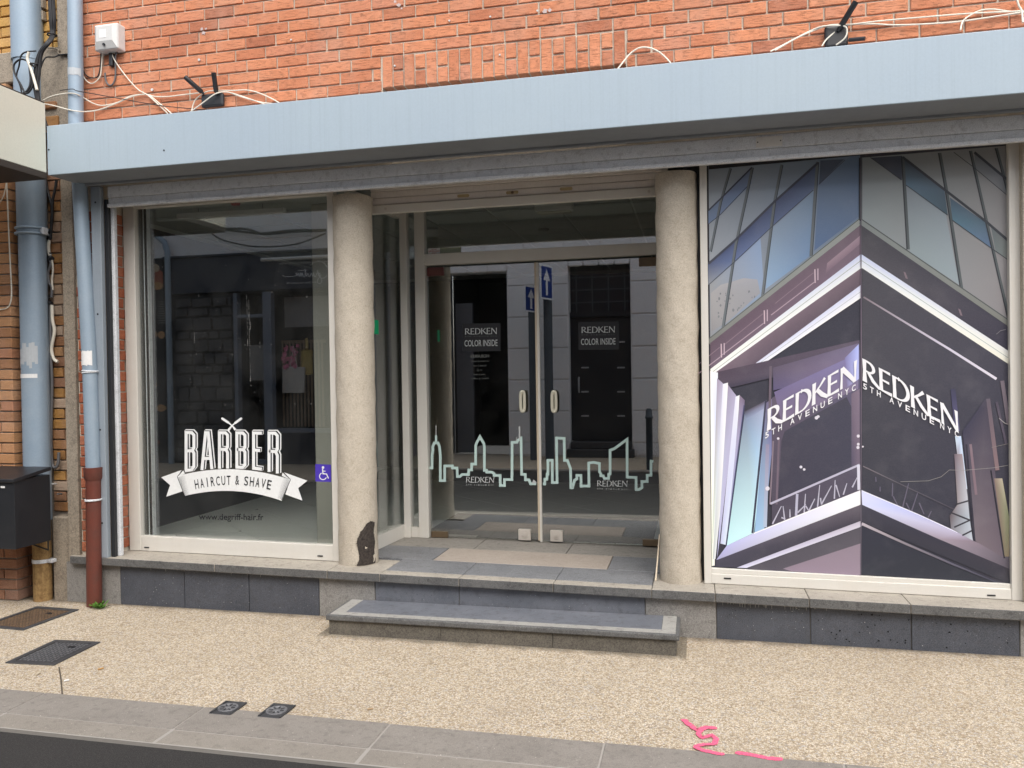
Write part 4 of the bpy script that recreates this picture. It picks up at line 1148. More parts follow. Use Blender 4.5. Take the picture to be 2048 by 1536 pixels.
for (x0, y0, x1, y1), back, lab, mir_ in (((926, 648, 1000, 700), (925, 646, 1001, 702), 'dark panel with silver salon lettering on the left glass door', 1),
                                 ((1159, 645, 1236, 697), (1157, 643, 1238, 699), 'dark panel with silver salon lettering on the right glass door', 0)):
    dd = thing('door_sticker', lab, 'sticker', tuple(P((x0 + x1) / 2, y1, YK)), 'dark lettered panels on the glass doors')
    pr = Print(on_wall(YK)); pr.poly([(back[0], back[1] + 1.5), (back[2], back[1]), (back[2], back[3]), (back[0], back[3] + 1)]); pr.build('backing', M_DECK, dd)
    pr = Print(on_wall(YK - .0006), .00004)
    logo(pr, quadmap((x0 + 4, y0 + 21), (x1 - 6, y0 + 20), (x1 - 6, y0 + 7.5), (x0 + 4, y0 + 9)), M_LOGO)
    fifth(pr, quadmap((x0 + 4, y0 + 26), (x1 - 6, y0 + 25), (x1 - 6, y0 + 23.3), (x0 + 4, y0 + 24)), M_DECG, 0)
    pr.text('COLOR INSIDE', 0, 0, 0, 0, M_LOGO, .004, quadmap((x0 + 3, y0 + 45), (x1 - 5, y0 + 44), (x1 - 5, y0 + 31), (x0 + 3, y0 + 32.5)))
    pr.build('lettering', None, dd)
pr = Print(on_wall(YK))
pr.text('HORAIRES', 0, 0, 0, 0, M_DECG, .01, quadmap((941, 716), (978, 715), (978, 708.5), (941, 709.5)), mirror=True)
for st_, xa_, xb_2, yy in (('DU MARDI AU SAMEDI', 942, 977, 722.5), ('DE 9H00 A 12H00', 946, 972, 731.5), ('ET DE', 954, 964, 740.5), ('14H00 A 19H00', 947, 970, 749), ('FERME LE LUNDI', 942, 977, 757)):
    pr.text(st_, 0, 0, 0, 0, M_DECG, .0, quadmap((xa_, yy + 1.6), (xb_2, yy + 1.2), (xb_2, yy - 1.4), (xa_, yy - 1.2)), mirror=True)
o = pr.build('door_decal', None); tag(o, 'faint grey opening hours in mirror writing on the left glass door', 'decal')
# notice in the transom
nt = thing('paper_notice', 'small white and red notice in the corner of the transom pane', 'sticker', tuple(P(868, 503, YD + .03)))
pr = Print(on_wall(YD + .033)); pr.poly([(856, 497), (880, 496), (880, 508), (856, 509)]); pr.build('sheet', M_TAPE, nt)
pr = Print(on_wall(YD + .0325))
mr = flat('red_print', (0.45, 0.07, 0.05), 0.6)
pr.text('SOUS', 0, 0, 0, 0, mr, .01, quadmap((863, 500), (873, 499.6), (873, 497.6), (863, 498)))
pr.text('SURVEILLANCE', 0, 0, 0, 0, mr, .01, quadmap((857, 504), (879, 503.4), (879, 500.6), (857, 501))); pr.text('VIDEO', 0, 0, 0, 0, mr, .01, quadmap((863, 508), (873, 507.6), (873, 505), (863, 505.4)))
pr.build('lettering', None, nt)
pr = Print(on_wall(YD + .034)); pr.poly([(881, 496), (922, 494), (922, 505), (881, 507.5)]); o = pr.build('paper_strip', flat('pale_green_paper', (0.36, 0.40, 0.30), 0.7)); tag(o, 'pale green paper strip beside the notice in the transom pane', 'sticker')

# ------------------------------------------------------------------ poster behind the right window
class Poster:
    def __init__(s, y): s.bm = bmesh.new(); s.l = s.bm.loops.layers.color.new('Col'); s.y = y; s.k = 0

    def q(s, pts, cols):
        s.k += 1; y = s.y - s.k * .000045
        if isinstance(cols, tuple): cols = [cols] * len(pts)
        def calm(c):
            c = (c[0], c[1] + max(0, min(c[0], c[2]) - c[1]) * .38, c[2]); g_ = .3 * c[0] + .55 * c[1] + .15 * c[2]
            return tuple(max(8, min(250, 115 + (v * .88 + g_ * .12 - 112) * 1.13)) for v in c)
        cols = [calm(c) for c in cols]
        cl = lambda c: (c[0] / 255, c[1] / 255, c[2] / 255, 1.0)
        tri = tessellate_polygon([[Vector((a, b, 0)) for a, b in pts]])
        vs = [s.bm.verts.new(P(a, b, y)) for a, b in pts]
        for t in tri:
            try: f = s.bm.faces.new([vs[i] for i in t])
            except ValueError: continue
            for lp in f.loops: lp[s.l] = cl(cols[vs.index(lp.vert)])

    def line(s, pts, w, col, w1=None):
        V, F = ribbon(pts, w, w1)
        cols = [col] * len(V) if isinstance(col, tuple) else [c for c in col for _ in (0, 1)]
        for f in F: s.q([V[i] for i in f], [cols[i] for i in f])

    def shape(s, V, F, col):
        s.k += 1; y = s.y - s.k * .000045; vs = [s.bm.verts.new(P(a, b, y)) for a, b in V]
        for f in F:
            try: q = s.bm.faces.new([vs[i] for i in f])
            except ValueError: continue
            for lp in q.loops: lp[s.l] = (col[0] / 255, col[1] / 255, col[2] / 255, 1)


po = Poster(YP - .0006)
A = lambda *p: [(1400 + x / 3.656, 280 + y / 3.656) for x, y in p]
B = lambda *p: [(1700 + x / 3.656, 280 + y / 3.656) for x, y in p]
C = lambda *p: [(1400 + x / 3.0706, 680 + y / 3.0706) for x, y in p]
D_ = lambda *p: [(1700 + x / 3.0706, 680 + y / 3.0706) for x, y in p]
po.q([(1417, 318), (2018.5, 270), (2018.5, 1169.5), (1420.5, 1136.5)], (58, 57, 70))
# curtain wall, left face
po.q(A((62, 150), (1170, 70), (1168, 570), (75, 1450)), [(148, 158, 168), (110, 130, 152), (108, 128, 152), (150, 155, 160)])
po.q(A((75, 1040), (230, 880), (440, 690), (470, 1120), (75, 1450)), [(150, 154, 158), (152, 160, 170), (142, 165, 200), (138, 158, 185), (140, 143, 148)])
po.q(A((520, 650), (830, 370), (800, 850), (480, 1090)), [(140, 158, 178), (130, 152, 176), (112, 140, 175), (135, 165, 195)])
po.q(A((870, 320), (1165, 60), (1160, 560), (835, 810)), [(112, 132, 158), (100, 122, 150), (98, 118, 148), (88, 112, 148)])
po.q(A((60, 905), (250, 740), (545, 450), (865, 165), (865, 330), (540, 620), (270, 875), (60, 1060)), [(80, 92, 128), (74, 86, 124), (78, 88, 120), (82, 96, 126), (98, 114, 146), (96, 112, 148), (100, 118, 160), (140, 146, 152)])
po.q(A((62, 518), (165, 420), (372, 210), (375, 320), (150, 545), (62, 618)), [(108, 128, 156), (112, 128, 160), (110, 126, 155), (112, 132, 166), (114, 132, 164), (110, 132, 166)])
po.q(A((880, 150), (1055, 140), (870, 325)), (80, 92, 112))
cl_ = [(150, 1060), (320, 1010), (420, 1020), (440, 1120), (200, 1330), (85, 1400), (80, 1120)]
po.q(A(*cl_), [(166, 164, 166), (164, 164, 168), (158, 160, 168), (150, 152, 158), (150, 150, 152), (140, 140, 142), (160, 158, 160)])
for _ in range(36):
    x = RNG.uniform(90, 430); y = RNG.uniform(1100, 1340)
    if y > 1450 - x * .75: continue
    r = RNG.uniform(4, 11); po.q(A(*[(x + r * RNG.uniform(.5, 1) * math.cos(i * 1.05), y + 1.5 * r * RNG.uniform(.5, 1) * math.sin(i * 1.05)) for i in range(6)]), (122, 126, 130))
for pts, w in (([(222, 205), (150, 450), (75, 815)], 4), ([(382, 200), (330, 450), (262, 760), (165, 1385)], 5), ([(598, 180), (545, 450), (455, 1150)], 5.5), ([(860, 160), (812, 850)], 6.5)):
    po.line(A(*pts), w, (104, 112, 116)); po.line(A(*[(x + 9, y + 4) for x, y in pts]), 1.6, (62, 68, 76))
for pts, w in (([(62, 905), (250, 740), (545, 450), (865, 165)], 4.5), ([(62, 515), (165, 415), (380, 200)], 3), ([(62, 1060), (270, 875), (530, 630), (830, 365)], 1.3), ([(62, 615), (150, 545), (345, 340)], 1.3), ([(870, 325), (1060, 145)], 1.2)):
    po.line(A(*pts), w, (66, 70, 84))
# curtain wall, right face
po.q(B((75, 130), (1168, 40), (1168, 1350), (80, 580)), [(134, 142, 146), (138, 138, 138), (134, 130, 132), (140, 150, 152)])
po.q(B((410, 330), (700, 540), (800, 1060), (440, 820)), [(138, 148, 156), (140, 152, 160), (142, 156, 162), (138, 152, 156)])
po.q(B((385, 130), (690, 365), (715, 550), (405, 330)), [(70, 78, 90), (84, 102, 118), (70, 92, 104), (92, 120, 140)])
po.q(B((730, 420), (1000, 610), (1035, 795), (750, 590)), [(78, 98, 118), (84, 106, 122), (96, 118, 150), (86, 122, 140)])
po.q(B((1030, 630), (1168, 745), (1168, 880), (1065, 815)), [(100, 110, 114), (120, 124, 122), (128, 132, 130), (110, 122, 122)])
po.q(B((150, 130), (380, 115), (380, 295)), (72, 78, 92))
po.q(B((910, 100), (1168, 300), (1168, 415), (915, 210)), [(110, 116, 122), (112, 114, 120), (120, 122, 126), (122, 128, 132)])
for pts, w in (([(78, 130), (78, 578)], 6.5), ([(385, 120), (395, 290), (425, 800)], 7), ([(655, 95), (705, 370), (815, 1085)], 7), ([(882, 80), (1000, 600), (1160, 1300)], 6), ([(1070, 60), (1168, 420)], 6)):
    po.line(B(*pts), w, (84, 92, 94)); po.line(B(*[(x - 8, y) for x, y in pts]), 2.4, (48, 52, 58))
for pts, w in (([(385, 125), (690, 362), (1000, 600), (1168, 745)], 5), ([(910, 90), (1168, 305)], 5), ([(150, 128), (375, 292)], 1.5), ([(410, 330), (715, 550)], 1.5), ([(750, 588), (1035, 792), (1168, 885)], 1.5), ([(760, 90), (905, 200), (1168, 420)], 1.3)):
    po.line(B(*pts), w, (58, 62, 70))
po.q([(1417, 318), (2018.5, 270), (2018.5, 283), (1417.5, 339)], (20, 21, 26))  # painted dark for the shade gap below the shutter lip, no print
# ledge
po.line(A((60, 1480), (1172, 594)), 12, [(120, 122, 118), (150, 156, 152)]); po.line(A((60, 1458), (1172, 572)), 1.6, (84, 92, 90))
po.line(B((76, 594), (1168, 1345)), 11, [(132, 140, 138), (120, 122, 116)]); po.line(B((76, 574), (1168, 1322)), 2.2, (78, 84, 84))
# purple fascia left, dark fascia right
po.q([(1420.5, 686), (1722.5, 449), (1722.5, 512), (1421, 742)], [(96, 72, 92), (116, 92, 112), (120, 92, 118), (110, 84, 110)])
po.q(A((930, 900), (1170, 700), (1170, 760), (920, 975)), [(150, 120, 140), (160, 132, 150), (140, 110, 132), (120, 92, 115)])
for i, (x, y) in enumerate(((850, 960), (480, 1260), (165, 1505))):
    po.line(A((x - 10, y - 15), (x - 8, y + 85)), 2.4, (196, 168, 184)); po.line(A((x + 12, y - 20), (x + 12, y + 65)), 2.2, (186, 158, 178))
    po.line(A((x - 15, y + 80), (x - 330, y + 320)), 2.0, (168, 140, 158)); po.line(A((x - 20, y + 10), (x - 300, y + 235)), 1.5, (136, 108, 128))
po.q(B((82, 622), (1168, 1372), (1168, 1560), (82, 840)), [(74, 72, 80), (62, 60, 74), (56, 52, 70), (84, 80, 88)])
for x, y in ((405, 990), (805, 1260)): po.q(B((x - 14, y - 28), (x + 2, y - 20), (x + 18, y + 25), (x + 2, y + 22)), (126, 104, 118))
# white bands
po.q([(1420.8, 738), (1722, 508), (1722.5, 536), (1421, 752), ], [(225, 228, 220), (196, 204, 232), (226, 230, 236), (236, 240, 228)])
po.line([(1421, 747), (1722, 521)], 1.2, (160, 168, 162))
po.q([(1722, 508), (2018.5, 703), (2018.5, 729), (1722.5, 536)], [(196, 206, 236), (214, 216, 214), (224, 222, 204), (226, 232, 240)])
po.line([(1723, 521), (2018.5, 717)], 1.2, (156, 168, 164))
po.q([(1421, 752), (1722.5, 536), (1722, 570), (1436, 790), (1421, 800)], [(118, 92, 114), (116, 92, 110), (96, 76, 94), (96, 76, 98), (120, 96, 116)])
po.q([(1434, 784), (1721.5, 570), (1723, 595), (1455, 776), (1452, 800)], [(196, 196, 216), (198, 204, 230), (232, 238, 242), (222, 224, 236), (210, 212, 230)])
po.line([(1446, 778), (1722, 583)], 1.0, (170, 176, 184))
po.q([(1724, 536), (2018.5, 729), (2018.5, 1168), (1724, 1150)], [(76, 74, 82), (66, 64, 78), (52, 52, 66), (50, 52, 64)])
po.line([(1727, 594), (1900, 699), (1993, 758)], [3.2, 4.5, 5.2], [(130, 112, 124), (196, 188, 206), (206, 200, 214)])
# window reveal on the left side
po.q(C((62, 190), (110, 200), (105, 560), (90, 1385), (72, 1388)), [(232, 236, 230), (220, 226, 238), (196, 206, 236), (236, 240, 226), (222, 228, 208)])
po.q(C((110, 195), (980, 0), (980, 100), (160, 300), (110, 260)), [(80, 60, 82), (92, 76, 98), (84, 76, 96), (66, 58, 78), (84, 66, 88)])
po.q(C((105, 235), (140, 265), (115, 760), (80, 1250), (74, 1250)), [(158, 136, 168), (176, 166, 196), (204, 212, 226), (214, 222, 208), (200, 212, 196)])
po.q(C((140, 270), (172, 262), (150, 800), (95, 1345), (78, 1345)), [(214, 216, 236), (238, 240, 244), (236, 242, 240), (214, 220, 226), (180, 190, 190)])
po.q(C((172, 275), (225, 345), (120, 1235), (105, 1340), (140, 800)), [(152, 138, 168), (172, 164, 196), (178, 178, 214), (180, 184, 222), (176, 178, 206)])
po.q(C((218, 348), (243, 338), (225, 640), (165, 1260), (125, 1250)), [(216, 218, 236), (228, 230, 240), (206, 212, 236), (206, 222, 244), (184, 190, 224)])
po.q(C((245, 340), (275, 370), (270, 440), (160, 1265), (215, 700)), [(132, 110, 136), (112, 92, 122), (132, 120, 160), (160, 168, 208), (168, 164, 200)])
po.q(C((275, 440), (405, 372), (385, 800), (330, 1185), (165, 1262)), [(120, 130, 158), (156, 160, 190), (170, 208, 236), (190, 228, 240), (186, 228, 240)])
po.q(C((270, 440), (410, 370), (408, 410), (285, 490)), [(74, 66, 84), (88, 76, 96), (140, 146, 178), (132, 148, 178)])
po.line(C((405, 375), (322, 1186)), 4.2, (52, 52, 76)); po.line(C((272, 400), (160, 1266)), 2.6, (66, 70, 104))
po.q(C((408, 385), (442, 360), (440, 700), (395, 1160), (335, 1182)), [(108, 96, 132), (120, 106, 140), (120, 126, 172), (150, 186, 216), (142, 182, 220)])
# the glass corner, left face
po.q(C((442, 355), (982, 60), (985, 925), (440, 1140)), [(92, 76, 100), (96, 88, 120), (80, 74, 92), (74, 66, 84)])
po.q(C((450, 170), (975, 20), (975, 180), (450, 310)), [(96, 80, 104), (110, 96, 130), (124, 104, 142), (92, 80, 120)])
po.q(C((455, 320), (975, 80), (972, 300), (500, 500)), [(112, 96, 140), (126, 116, 164), (124, 106, 140), (118, 96, 132)])
po.q(C((890, 110), (975, 25), (975, 240), (905, 290)), [(124, 116, 168), (166, 178, 236), (178, 186, 236), (128, 116, 158)])
po.q(C((520, 560), (900, 350), (935, 420), (930, 800), (480, 975), (500, 620)), [(66, 66, 80), (68, 66, 80), (66, 66, 82), (64, 64, 80), (62, 60, 76), (66, 62, 78)])
po.q(C((930, 330), (980, 300), (982, 770), (930, 790)), [(112, 90, 116), (126, 102, 128), (110, 90, 116), (80, 72, 96)])
po.line(C((450, 620), (430, 1010)), 3, (130, 108, 128)); po.line(C((485, 600), (470, 1010)), 4, (110, 88, 110)); po.line(C((415, 640), (400, 1150)), 7, [(140, 130, 160), (168, 184, 208)])
po.line(C((434, 160), (425, 560)), 5, (104, 84, 104))
for x, y, r in ((620, 780, 9), (640, 795, 8), (715, 478, 11), (726, 470, 9), (480, 605, 8), (972, 590, 10), (972, 640, 9), (970, 660, 10), (415, 912, 14), (1000, 655, 6)):
    po.q(C(*[(x + r * math.cos(i * .785), y + r * math.sin(i * .785)) for i in range(8)]), (206, 200, 212))
# railing and ornaments
po.line(C((432, 1006), (980, 766)), 4.2, (176, 172, 194)); po.line(C((973, 766), (976, 920)), 6, (196, 196, 212)); po.line(C((597, 945), (590, 1080)), 5, (172, 170, 192))
for a, b in (((445, 1130), (500, 1020)), ((520, 1105), (510, 1020)), ((500, 1090), (525, 1100)), ((553, 1090), (552, 1040)), ((600, 1060), (650, 1010)), ((640, 1060), (648, 945)), ((650, 1020), (668, 1050)), ((668, 1050), (705, 975)), ((722, 1025), (735, 890)), ((740, 970), (745, 1010)), ((745, 1010), (808, 895)), ((825, 975), (830, 860)), ((835, 890), (858, 965)), ((880, 950), (902, 880)), ((935, 905), (965, 845))):
    po.line(C(a, b), 3.0, (176, 172, 192), 1.6)
for a, b in (((1735, 930), (1745, 1000)),): pass
po.line(D_((80, 775), (300, 880), (640, 1040)), 2.2, [(120, 108, 120), (92, 86, 98), (76, 72, 86)])
for a, b in (((260, 960), (262, 880)), ((265, 960), (300, 1030)), ((320, 1040), (360, 880)), ((345, 1000), (375, 1060)), ((375, 1060), (415, 940)), ((425, 1000), (455, 1070)), ((480, 1090), (500, 1050)), ((160, 870), (158, 840)), ((185, 930), (185, 900))):
    po.line(D_(a, b), 3.0, (98, 92, 112), 1.8)
# sill bands of the glass corner
po.q(C((100, 1350), (165, 1262), (330, 1186), (985, 922), (990, 1010), (110, 1348)), [(158, 158, 196), (176, 178, 222), (190, 192, 228), (238, 240, 236), (226, 228, 230), (160, 160, 198)])
po.line(C((330, 1188), (985, 926)), 2.4, (226, 226, 236))
po.q(C((100, 1352), (990, 1012), (990, 1112), (225, 1398), (95, 1392)), [(70, 68, 84), (96, 84, 100), (66, 60, 74), (62, 60, 76), (66, 64, 80)])
po.q(C((225, 1398), (990, 1110), (995, 1145), (285, 1400)), [(186, 184, 212), (176, 166, 186), (196, 190, 206), (206, 206, 226)])
po.q(C((285, 1402), (990, 1150), (990, 1448), (300, 1410)), [(76, 70, 84), (84, 78, 90), (92, 84, 98), (78, 72, 86)])
po.q(C((510, 1404), (990, 1248), (990, 1446), (560, 1420)), [(136, 112, 136), (136, 114, 136), (142, 116, 142), (140, 114, 140)])
po.q(D_((70, 922), (300, 1018), (660, 1180), (770, 1238), (980, 1330), (985, 1408), (540, 1222), (75, 1012)), [(200, 204, 234), (176, 186, 234), (176, 168, 198), (132, 112, 132), (92, 82, 98), (84, 76, 90), (150, 130, 152), (196, 202, 232)])
po.line(D_((70, 924), (420, 1072), (660, 1182)), 1.8, (214, 216, 236))
po.q(D_((72, 1012), (540, 1220), (985, 1408), (985, 1500), (72, 1120)), [(66, 64, 78), (52, 52, 66), (54, 52, 64), (46, 48, 60), (52, 52, 64)])
po.line(D_((72, 1128), (330, 1246), (620, 1372), (900, 1488)), [5.5, 4.5, 4, 2.5], [(176, 162, 176), (132, 120, 134), (92, 88, 106), (64, 66, 82)])
po.q(D_((72, 1142), (600, 1378), (890, 1490), (72, 1440)), [(48, 50, 64), (42, 46, 58), (42, 46, 58), (44, 48, 60)])
# right side reveal, lattice, poles
po.q(D_((690, 560), (840, 350), (950, 1340), (770, 1235)), [(58, 56, 78), (64, 60, 78), (104, 86, 104), (112, 96, 110)])
po.line(D_((632, 300), (660, 560)), 10, [(60, 60, 84), (92, 88, 128)])
po.q(D_((645, 590), (682, 590), (720, 915), (690, 925), (660, 720)), [(196, 216, 236), (186, 208, 238), (196, 214, 236), (188, 208, 238), (146, 130, 146)])
po.q(D_((640, 700), (690, 700), (722, 960), (735, 1100), (755, 1232), (620, 1160), (612, 1080), (660, 1010)), [(110, 90, 106), (150, 132, 140), (176, 180, 190), (164, 176, 188), (176, 184, 196), (120, 116, 126), (96, 80, 88), (140, 130, 136)])
for a, b in (((620, 1060), (745, 1110)), ((640, 1150), (740, 1105)), ((650, 1010), (735, 985)), ((690, 1200), (750, 1170))): po.line(D_(a, b), 3.2, (54, 52, 62))
po.line(D_((715, 640), (765, 1235)), 4, (44, 42, 58)); po.line(D_((740, 640), (775, 950)), 5, (126, 100, 116))
po.line(D_((848, 360), (905, 800)), 8, [(96, 82, 100), (132, 106, 112)]); po.line(D_((935, 250), (975, 520)), 8, (112, 96, 112)); po.line(D_((865, 800), (948, 1340)), 3, (34, 34, 46))
po.q(D_((885, 850), (935, 850), (978, 1090), (978, 1330), (950, 1330)), [(132, 112, 104), (176, 168, 146), (142, 150, 118), (150, 136, 112), (120, 110, 90)])
po.line(D_((900, 380), (960, 640)), 5, (84, 72, 92))
# wrinkles in the film
po.line(D_((310, 870), (480, 865), (560, 840), (610, 798), (700, 800), (880, 785), (978, 768)), 0.9, (142, 140, 138)); po.line(D_((870, 660), (980, 635)), .9, (130, 126, 120)); po.line(D_((915, 480), (950, 510), (985, 522)), 1.6, (150, 146, 146)); po.line(B((1070, 1420), (1100, 1395), (1140, 1385)), 1.6, (110, 108, 114))
po.line([(1721.5, 310), (1722, 437), (1722.5, 700), (1722, 1150)], 2.0, [(70, 66, 78), (92, 80, 96), (116, 96, 118), (90, 84, 98)])
WHT = (238, 238, 242)
class _PP:                                            # lets the lettering helpers draw on the poster
    def add(s, V, F, mat=None): po.shape(V, F, WHT)
_pp = _PP()
logo(_pp, quadmap(C((412, 560))[0], C((962, 250))[0], C((966, 120))[0], C((416, 425))[0]), None, gap=.03, fat=1.3)
fifth(_pp, quadmap(C((400, 607))[0], C((960, 305))[0], C((960, 268))[0], C((400, 570))[0]), None, .016)
logo(_pp, quadmap(D_((80, 250))[0], D_((672, 570))[0], D_((662, 440))[0], D_((76, 112))[0]), None, gap=.03, fat=1.3)
fifth(_pp, quadmap(D_((80, 298))[0], D_((672, 602))[0], D_((672, 566))[0], D_((80, 262))[0]), None, .016)
me = bpy.data.meshes.new('window_poster'); po.bm.to_mesh(me); po.bm.free(); me.materials.append(M_POST)
pst = link(bpy.data.objects.new('window_poster', me)); tag(pst, 'large poster of a glass corner building with white lettering filling the right window', 'poster')

# ------------------------------------------------------------------ neighbouring house on the left
nbh = thing('neighbour_house', 'neighbouring house at the left edge with tan brick pilaster, yellow painted brick and concrete band', 'building', (-5.5, 0, 0))
m = MB(); m.box(-9.5, -4.462, 0.115, .45, -.05, 5.6); nw = m.build('wall', M_MORT2, nbh)
W = Wall(nw, 290)
for k in range(0, 72):                                # strip of old painted brick in the recess; yellow facing higher up
    z = 0.645 + RH * (k + .5)
    if z > 5.5: break
    if 3.84 < z < 4.10: continue
    x0 = -4.545; hi = z > 4.1
    if hi:
        off = 0 if k % 2 else RL / 2
        for i in range(12):
            x = x0 - .115 - off - RL * i
            if x < -7: break
            W.add(x if (i or off) else x, 0.06, z, RL - JT, .10, RH - JT, M_YELL)
        if off: W.add(x0 - .052, .06, z, .104, .10, RH - JT, M_YELL)
    elif k % 2 == 0: W.add(x0 - .115, 0.10, z, RL - JT, .08, RH - JT, M_PEEL)
    else: W.add(x0 - .055, 0.10, z, .104, .08, RH - JT, M_PEEL); W.add(x0 - .172, 0.10, z, .104, .08, RH - JT, M_PEEL)
W.finish()
m = MB(); m.box(-6.9, -4.955, -.068, .10, -.05, 3.85); pil = m.build('pilaster', M_MORT2, nbh)
W = Wall(pil, 290)
for k in range(0, 50):
    z = RH * (k + .5) + .005
    if z > 3.84: break
    mt = M_TAN if z > .47 else M_DULL
    lc = (RL - JT) if k % 2 else .108
    # corner brick shows on the front and on the side
    b = MB(); L = lc; D = .108 if k % 2 else RL - JT
    D = min(D, .185)
    x1 = -4.945
    t_ = Matrix.Translation((x1 - L / 2, -.080, z)); W.add(x1 - L / 2, -.080, z, round(L, 3), round(D, 3), RH - JT, mt, None, in_view(x1, -.08, z) and not 2.95 < z)
    b.bm.free()
    if D < .15: W.add(x1, -.080 + D + JT + .032, z, .062, .10, RH - JT, mt, Matrix.Rotation(R(90), 4, 'Z'), in_view(x1, 0, z) and z < 2.95)
    x = x1 - L - JT
    for i in range(6):
        W.add(x - (RL - JT) / 2, -.080, z, RL - JT, .09, RH - JT, mt, None, in_view(x, -.08, z) and z < 2.95); x -= RL
W.finish()
m = MB(); m.box(-4.548, -4.452, -.012, .25, .30, 5.6, .004); m.build('edge_strip', M_CONC, nbh)
m = MB(); m.box(-4.72, -4.549, .02, .12, -.05, .625, .012); m.build('plinth_block', M_CONC, nbh)
# concrete band with a rounded bracket
m = MB(); m.box(-7.0, -4.735, -.06, .12, 3.855, 4.085, .010); m.build('concrete_band', M_CONC, nbh)
m = MB(); m.box(-4.733, -4.549, .005, .12, 3.50, 4.11, .008); m.build('concrete_pier', M_CONC, nbh)
m = MB()
m.prism([(-4.97 + .0, .02, 3.64)] + [(-4.97 + .22 * math.cos(R(a)), .02, 3.64 + .21 * math.sin(R(a))) for a in range(0, 91, 15)], (0, .09, 0)); m.build('bracket_recess', M_BRICK2, nbh)
m = MB(); m.box(-4.73, -4.575, -.02, .02, 3.655, 3.705, .006); m.box(-4.70, -4.56, -.012, .02, 3.49, 3.60, .006); m.build('broken_ledge', M_PEEL, nbh)
m = MB(); m.box(-4.80, -4.765, .01, .06, 4.30, 4.65, .004); m.box(-4.757, -4.70, .02, .058, 4.33, 4.40, .004); m.box(-4.757, -4.70, .02, .058, 4.42, 4.50, .004); m.build('old_fixing', M_CONC, nbh)

# cream canopy of the neighbour
nc = thing('cream_canopy', 'cream canopy panel of the neighbouring shop with dark brown lower edge at the left edge', 'canopy', (-5, -.7, 3.0))
m = MB(); m.box(-6.6, -4.343, -1.30, -.356, 3.075, 3.552, .004, 2); m.build('panel', M_CREAM, nc)
m = MB(); m.box(-6.6, -4.342, -1.30, -.355, 3.030, 3.073, .003); m.build('lower_trim', M_BROWN, nc)
m = MB(); m.box(-6.6, -4.343, -1.30, -.356, 3.5535, 3.560, .002); m.build('top_trim', M_BROWN, nc)
# ------------------------------------------------------------------ downpipes
dp = thing('downpipe', 'wide blue grey zinc downpipe with rusty foot beside the black letter box', 'downpipe', (-4.81, 0, 0))
m = MB(); m.tube([(-4.815, -.002, z) for z in (.60, 1.2, 2.0, 2.735)], .093, 28); up = m.build('pipe', M_ZINC, dp)
m = MB(); m.tube([(-4.815, -.002, z) for z in (2.735, 3.2, 4.02)], .100, 28); m.build('pipe', M_ZINC, dp)
m = MB(); m.tube([(-4.820, -.002, z) for z in (4.02, 4.6, 5.5)], .108, 28); m.build('pipe', M_ZINC, dp)
m = MB(); m.tube([(-4.79, -.002, z) for z in (-.02, .3, .66)], .064, 24); m.build('foot_pipe', M_RUST, dp)
for z, r_ in ((2.735, .108), (2.775, .106)):
    m = MB(); m.tube([(-4.815 + (r_) * math.cos(i * math.pi / 16), -.002 + r_ * math.sin(i * math.pi / 16), z) for i in range(33)], .009, 8, False)
    m.build('clamp', M_ZINC, dp)
m = MB(); m.box(-4.935, -4.905, -.03, .03, 2.73, 2.78, .004); m.box(-4.725, -4.69, -.03, .02, 2.73, 2.78, .006); m.build('clamp_ear', M_GALV, dp)
m = MB(); m.tube([(-4.79, -.002, z) for z in (.285, .312)], .0685, 24); m.box(-4.73, -4.68, -.03, .02, .285, .312, .004); m.build('clamp', M_GALV, dp)
m = MB(); n_ = 10
def wrap(cx, cy, r, a0, a1, z0, z1, mb, jag=0.0):
    V = []
    for i in range(n_ + 1):
        a = R(a0 + (a1 - a0) * i / n_); V.append((cx + r * math.cos(a), cy + r * math.sin(a)))
    for (p, q) in zip(V[:-1], V[1:]):
        j = [RNG.uniform(-jag, jag) for _ in '1234']
        mb.poly([(p[0], p[1], z0 + j[0]), (q[0], q[1], z0 + j[0]), (q[0], q[1], z1 + j[1]), (p[0], p[1], z1 + j[1])])
wrap(-4.815, -.002, .0945, -138, -38, 1.665, 1.695, m); m.build('white_tape', M_TAPE, dp)
m = MB(); wrap(-4.815, -.002, .0940, -150, -35, 1.76, 1.90, m, .03); m.build('whitish_scrape', flat('scraped_zinc', (0.45, 0.48, 0.50), 0.6), dp)

def pp(px, py, y): v = P(px, py, y); return (v.x, v.y, v.z)
d2 = thing('downpipe', 'slim slanting blue grey downpipe ending in a red brown iron pipe by the shop corner', 'downpipe', (-4.3, -.07, 0))
PA = [pp(150, 0, -.075), pp(151.5, 140, -.075), pp(152, 245, -.075)]
m = MB(); top_ = Vector(PA[0]) + (Vector(PA[0]) - Vector(PA[2])) * 1.2; m.tube([top_] + PA + [pp(159, 365, -.07), pp(170, 560, -.068), pp(180, 740, -.068), pp(186.5, 942, -.066)], .0505, 24); m.build('pipe', M_ZINC, d2)
q0, q1 = Vector(pp(186.5, 940, -.066)), Vector(pp(189, 1216, -.068)); q1.z = 0.0
m = MB(); m.tube([q0 + Vector((0, 0, .02)), q0 + Vector((0, 0, .0)), q0 - Vector((0, 0, .055)), q0 - Vector((0, 0, .075))], [.066, .064, .062, .052], 24); m.build('collar', M_REDP, d2)
m = MB(); m.tube([q0 - Vector((0, 0, .06)), q0.lerp(q1, .5), q1], .052, 24); m.build('iron_pipe', M_REDP, d2)
def at(f): return q0.lerp(q1, f)
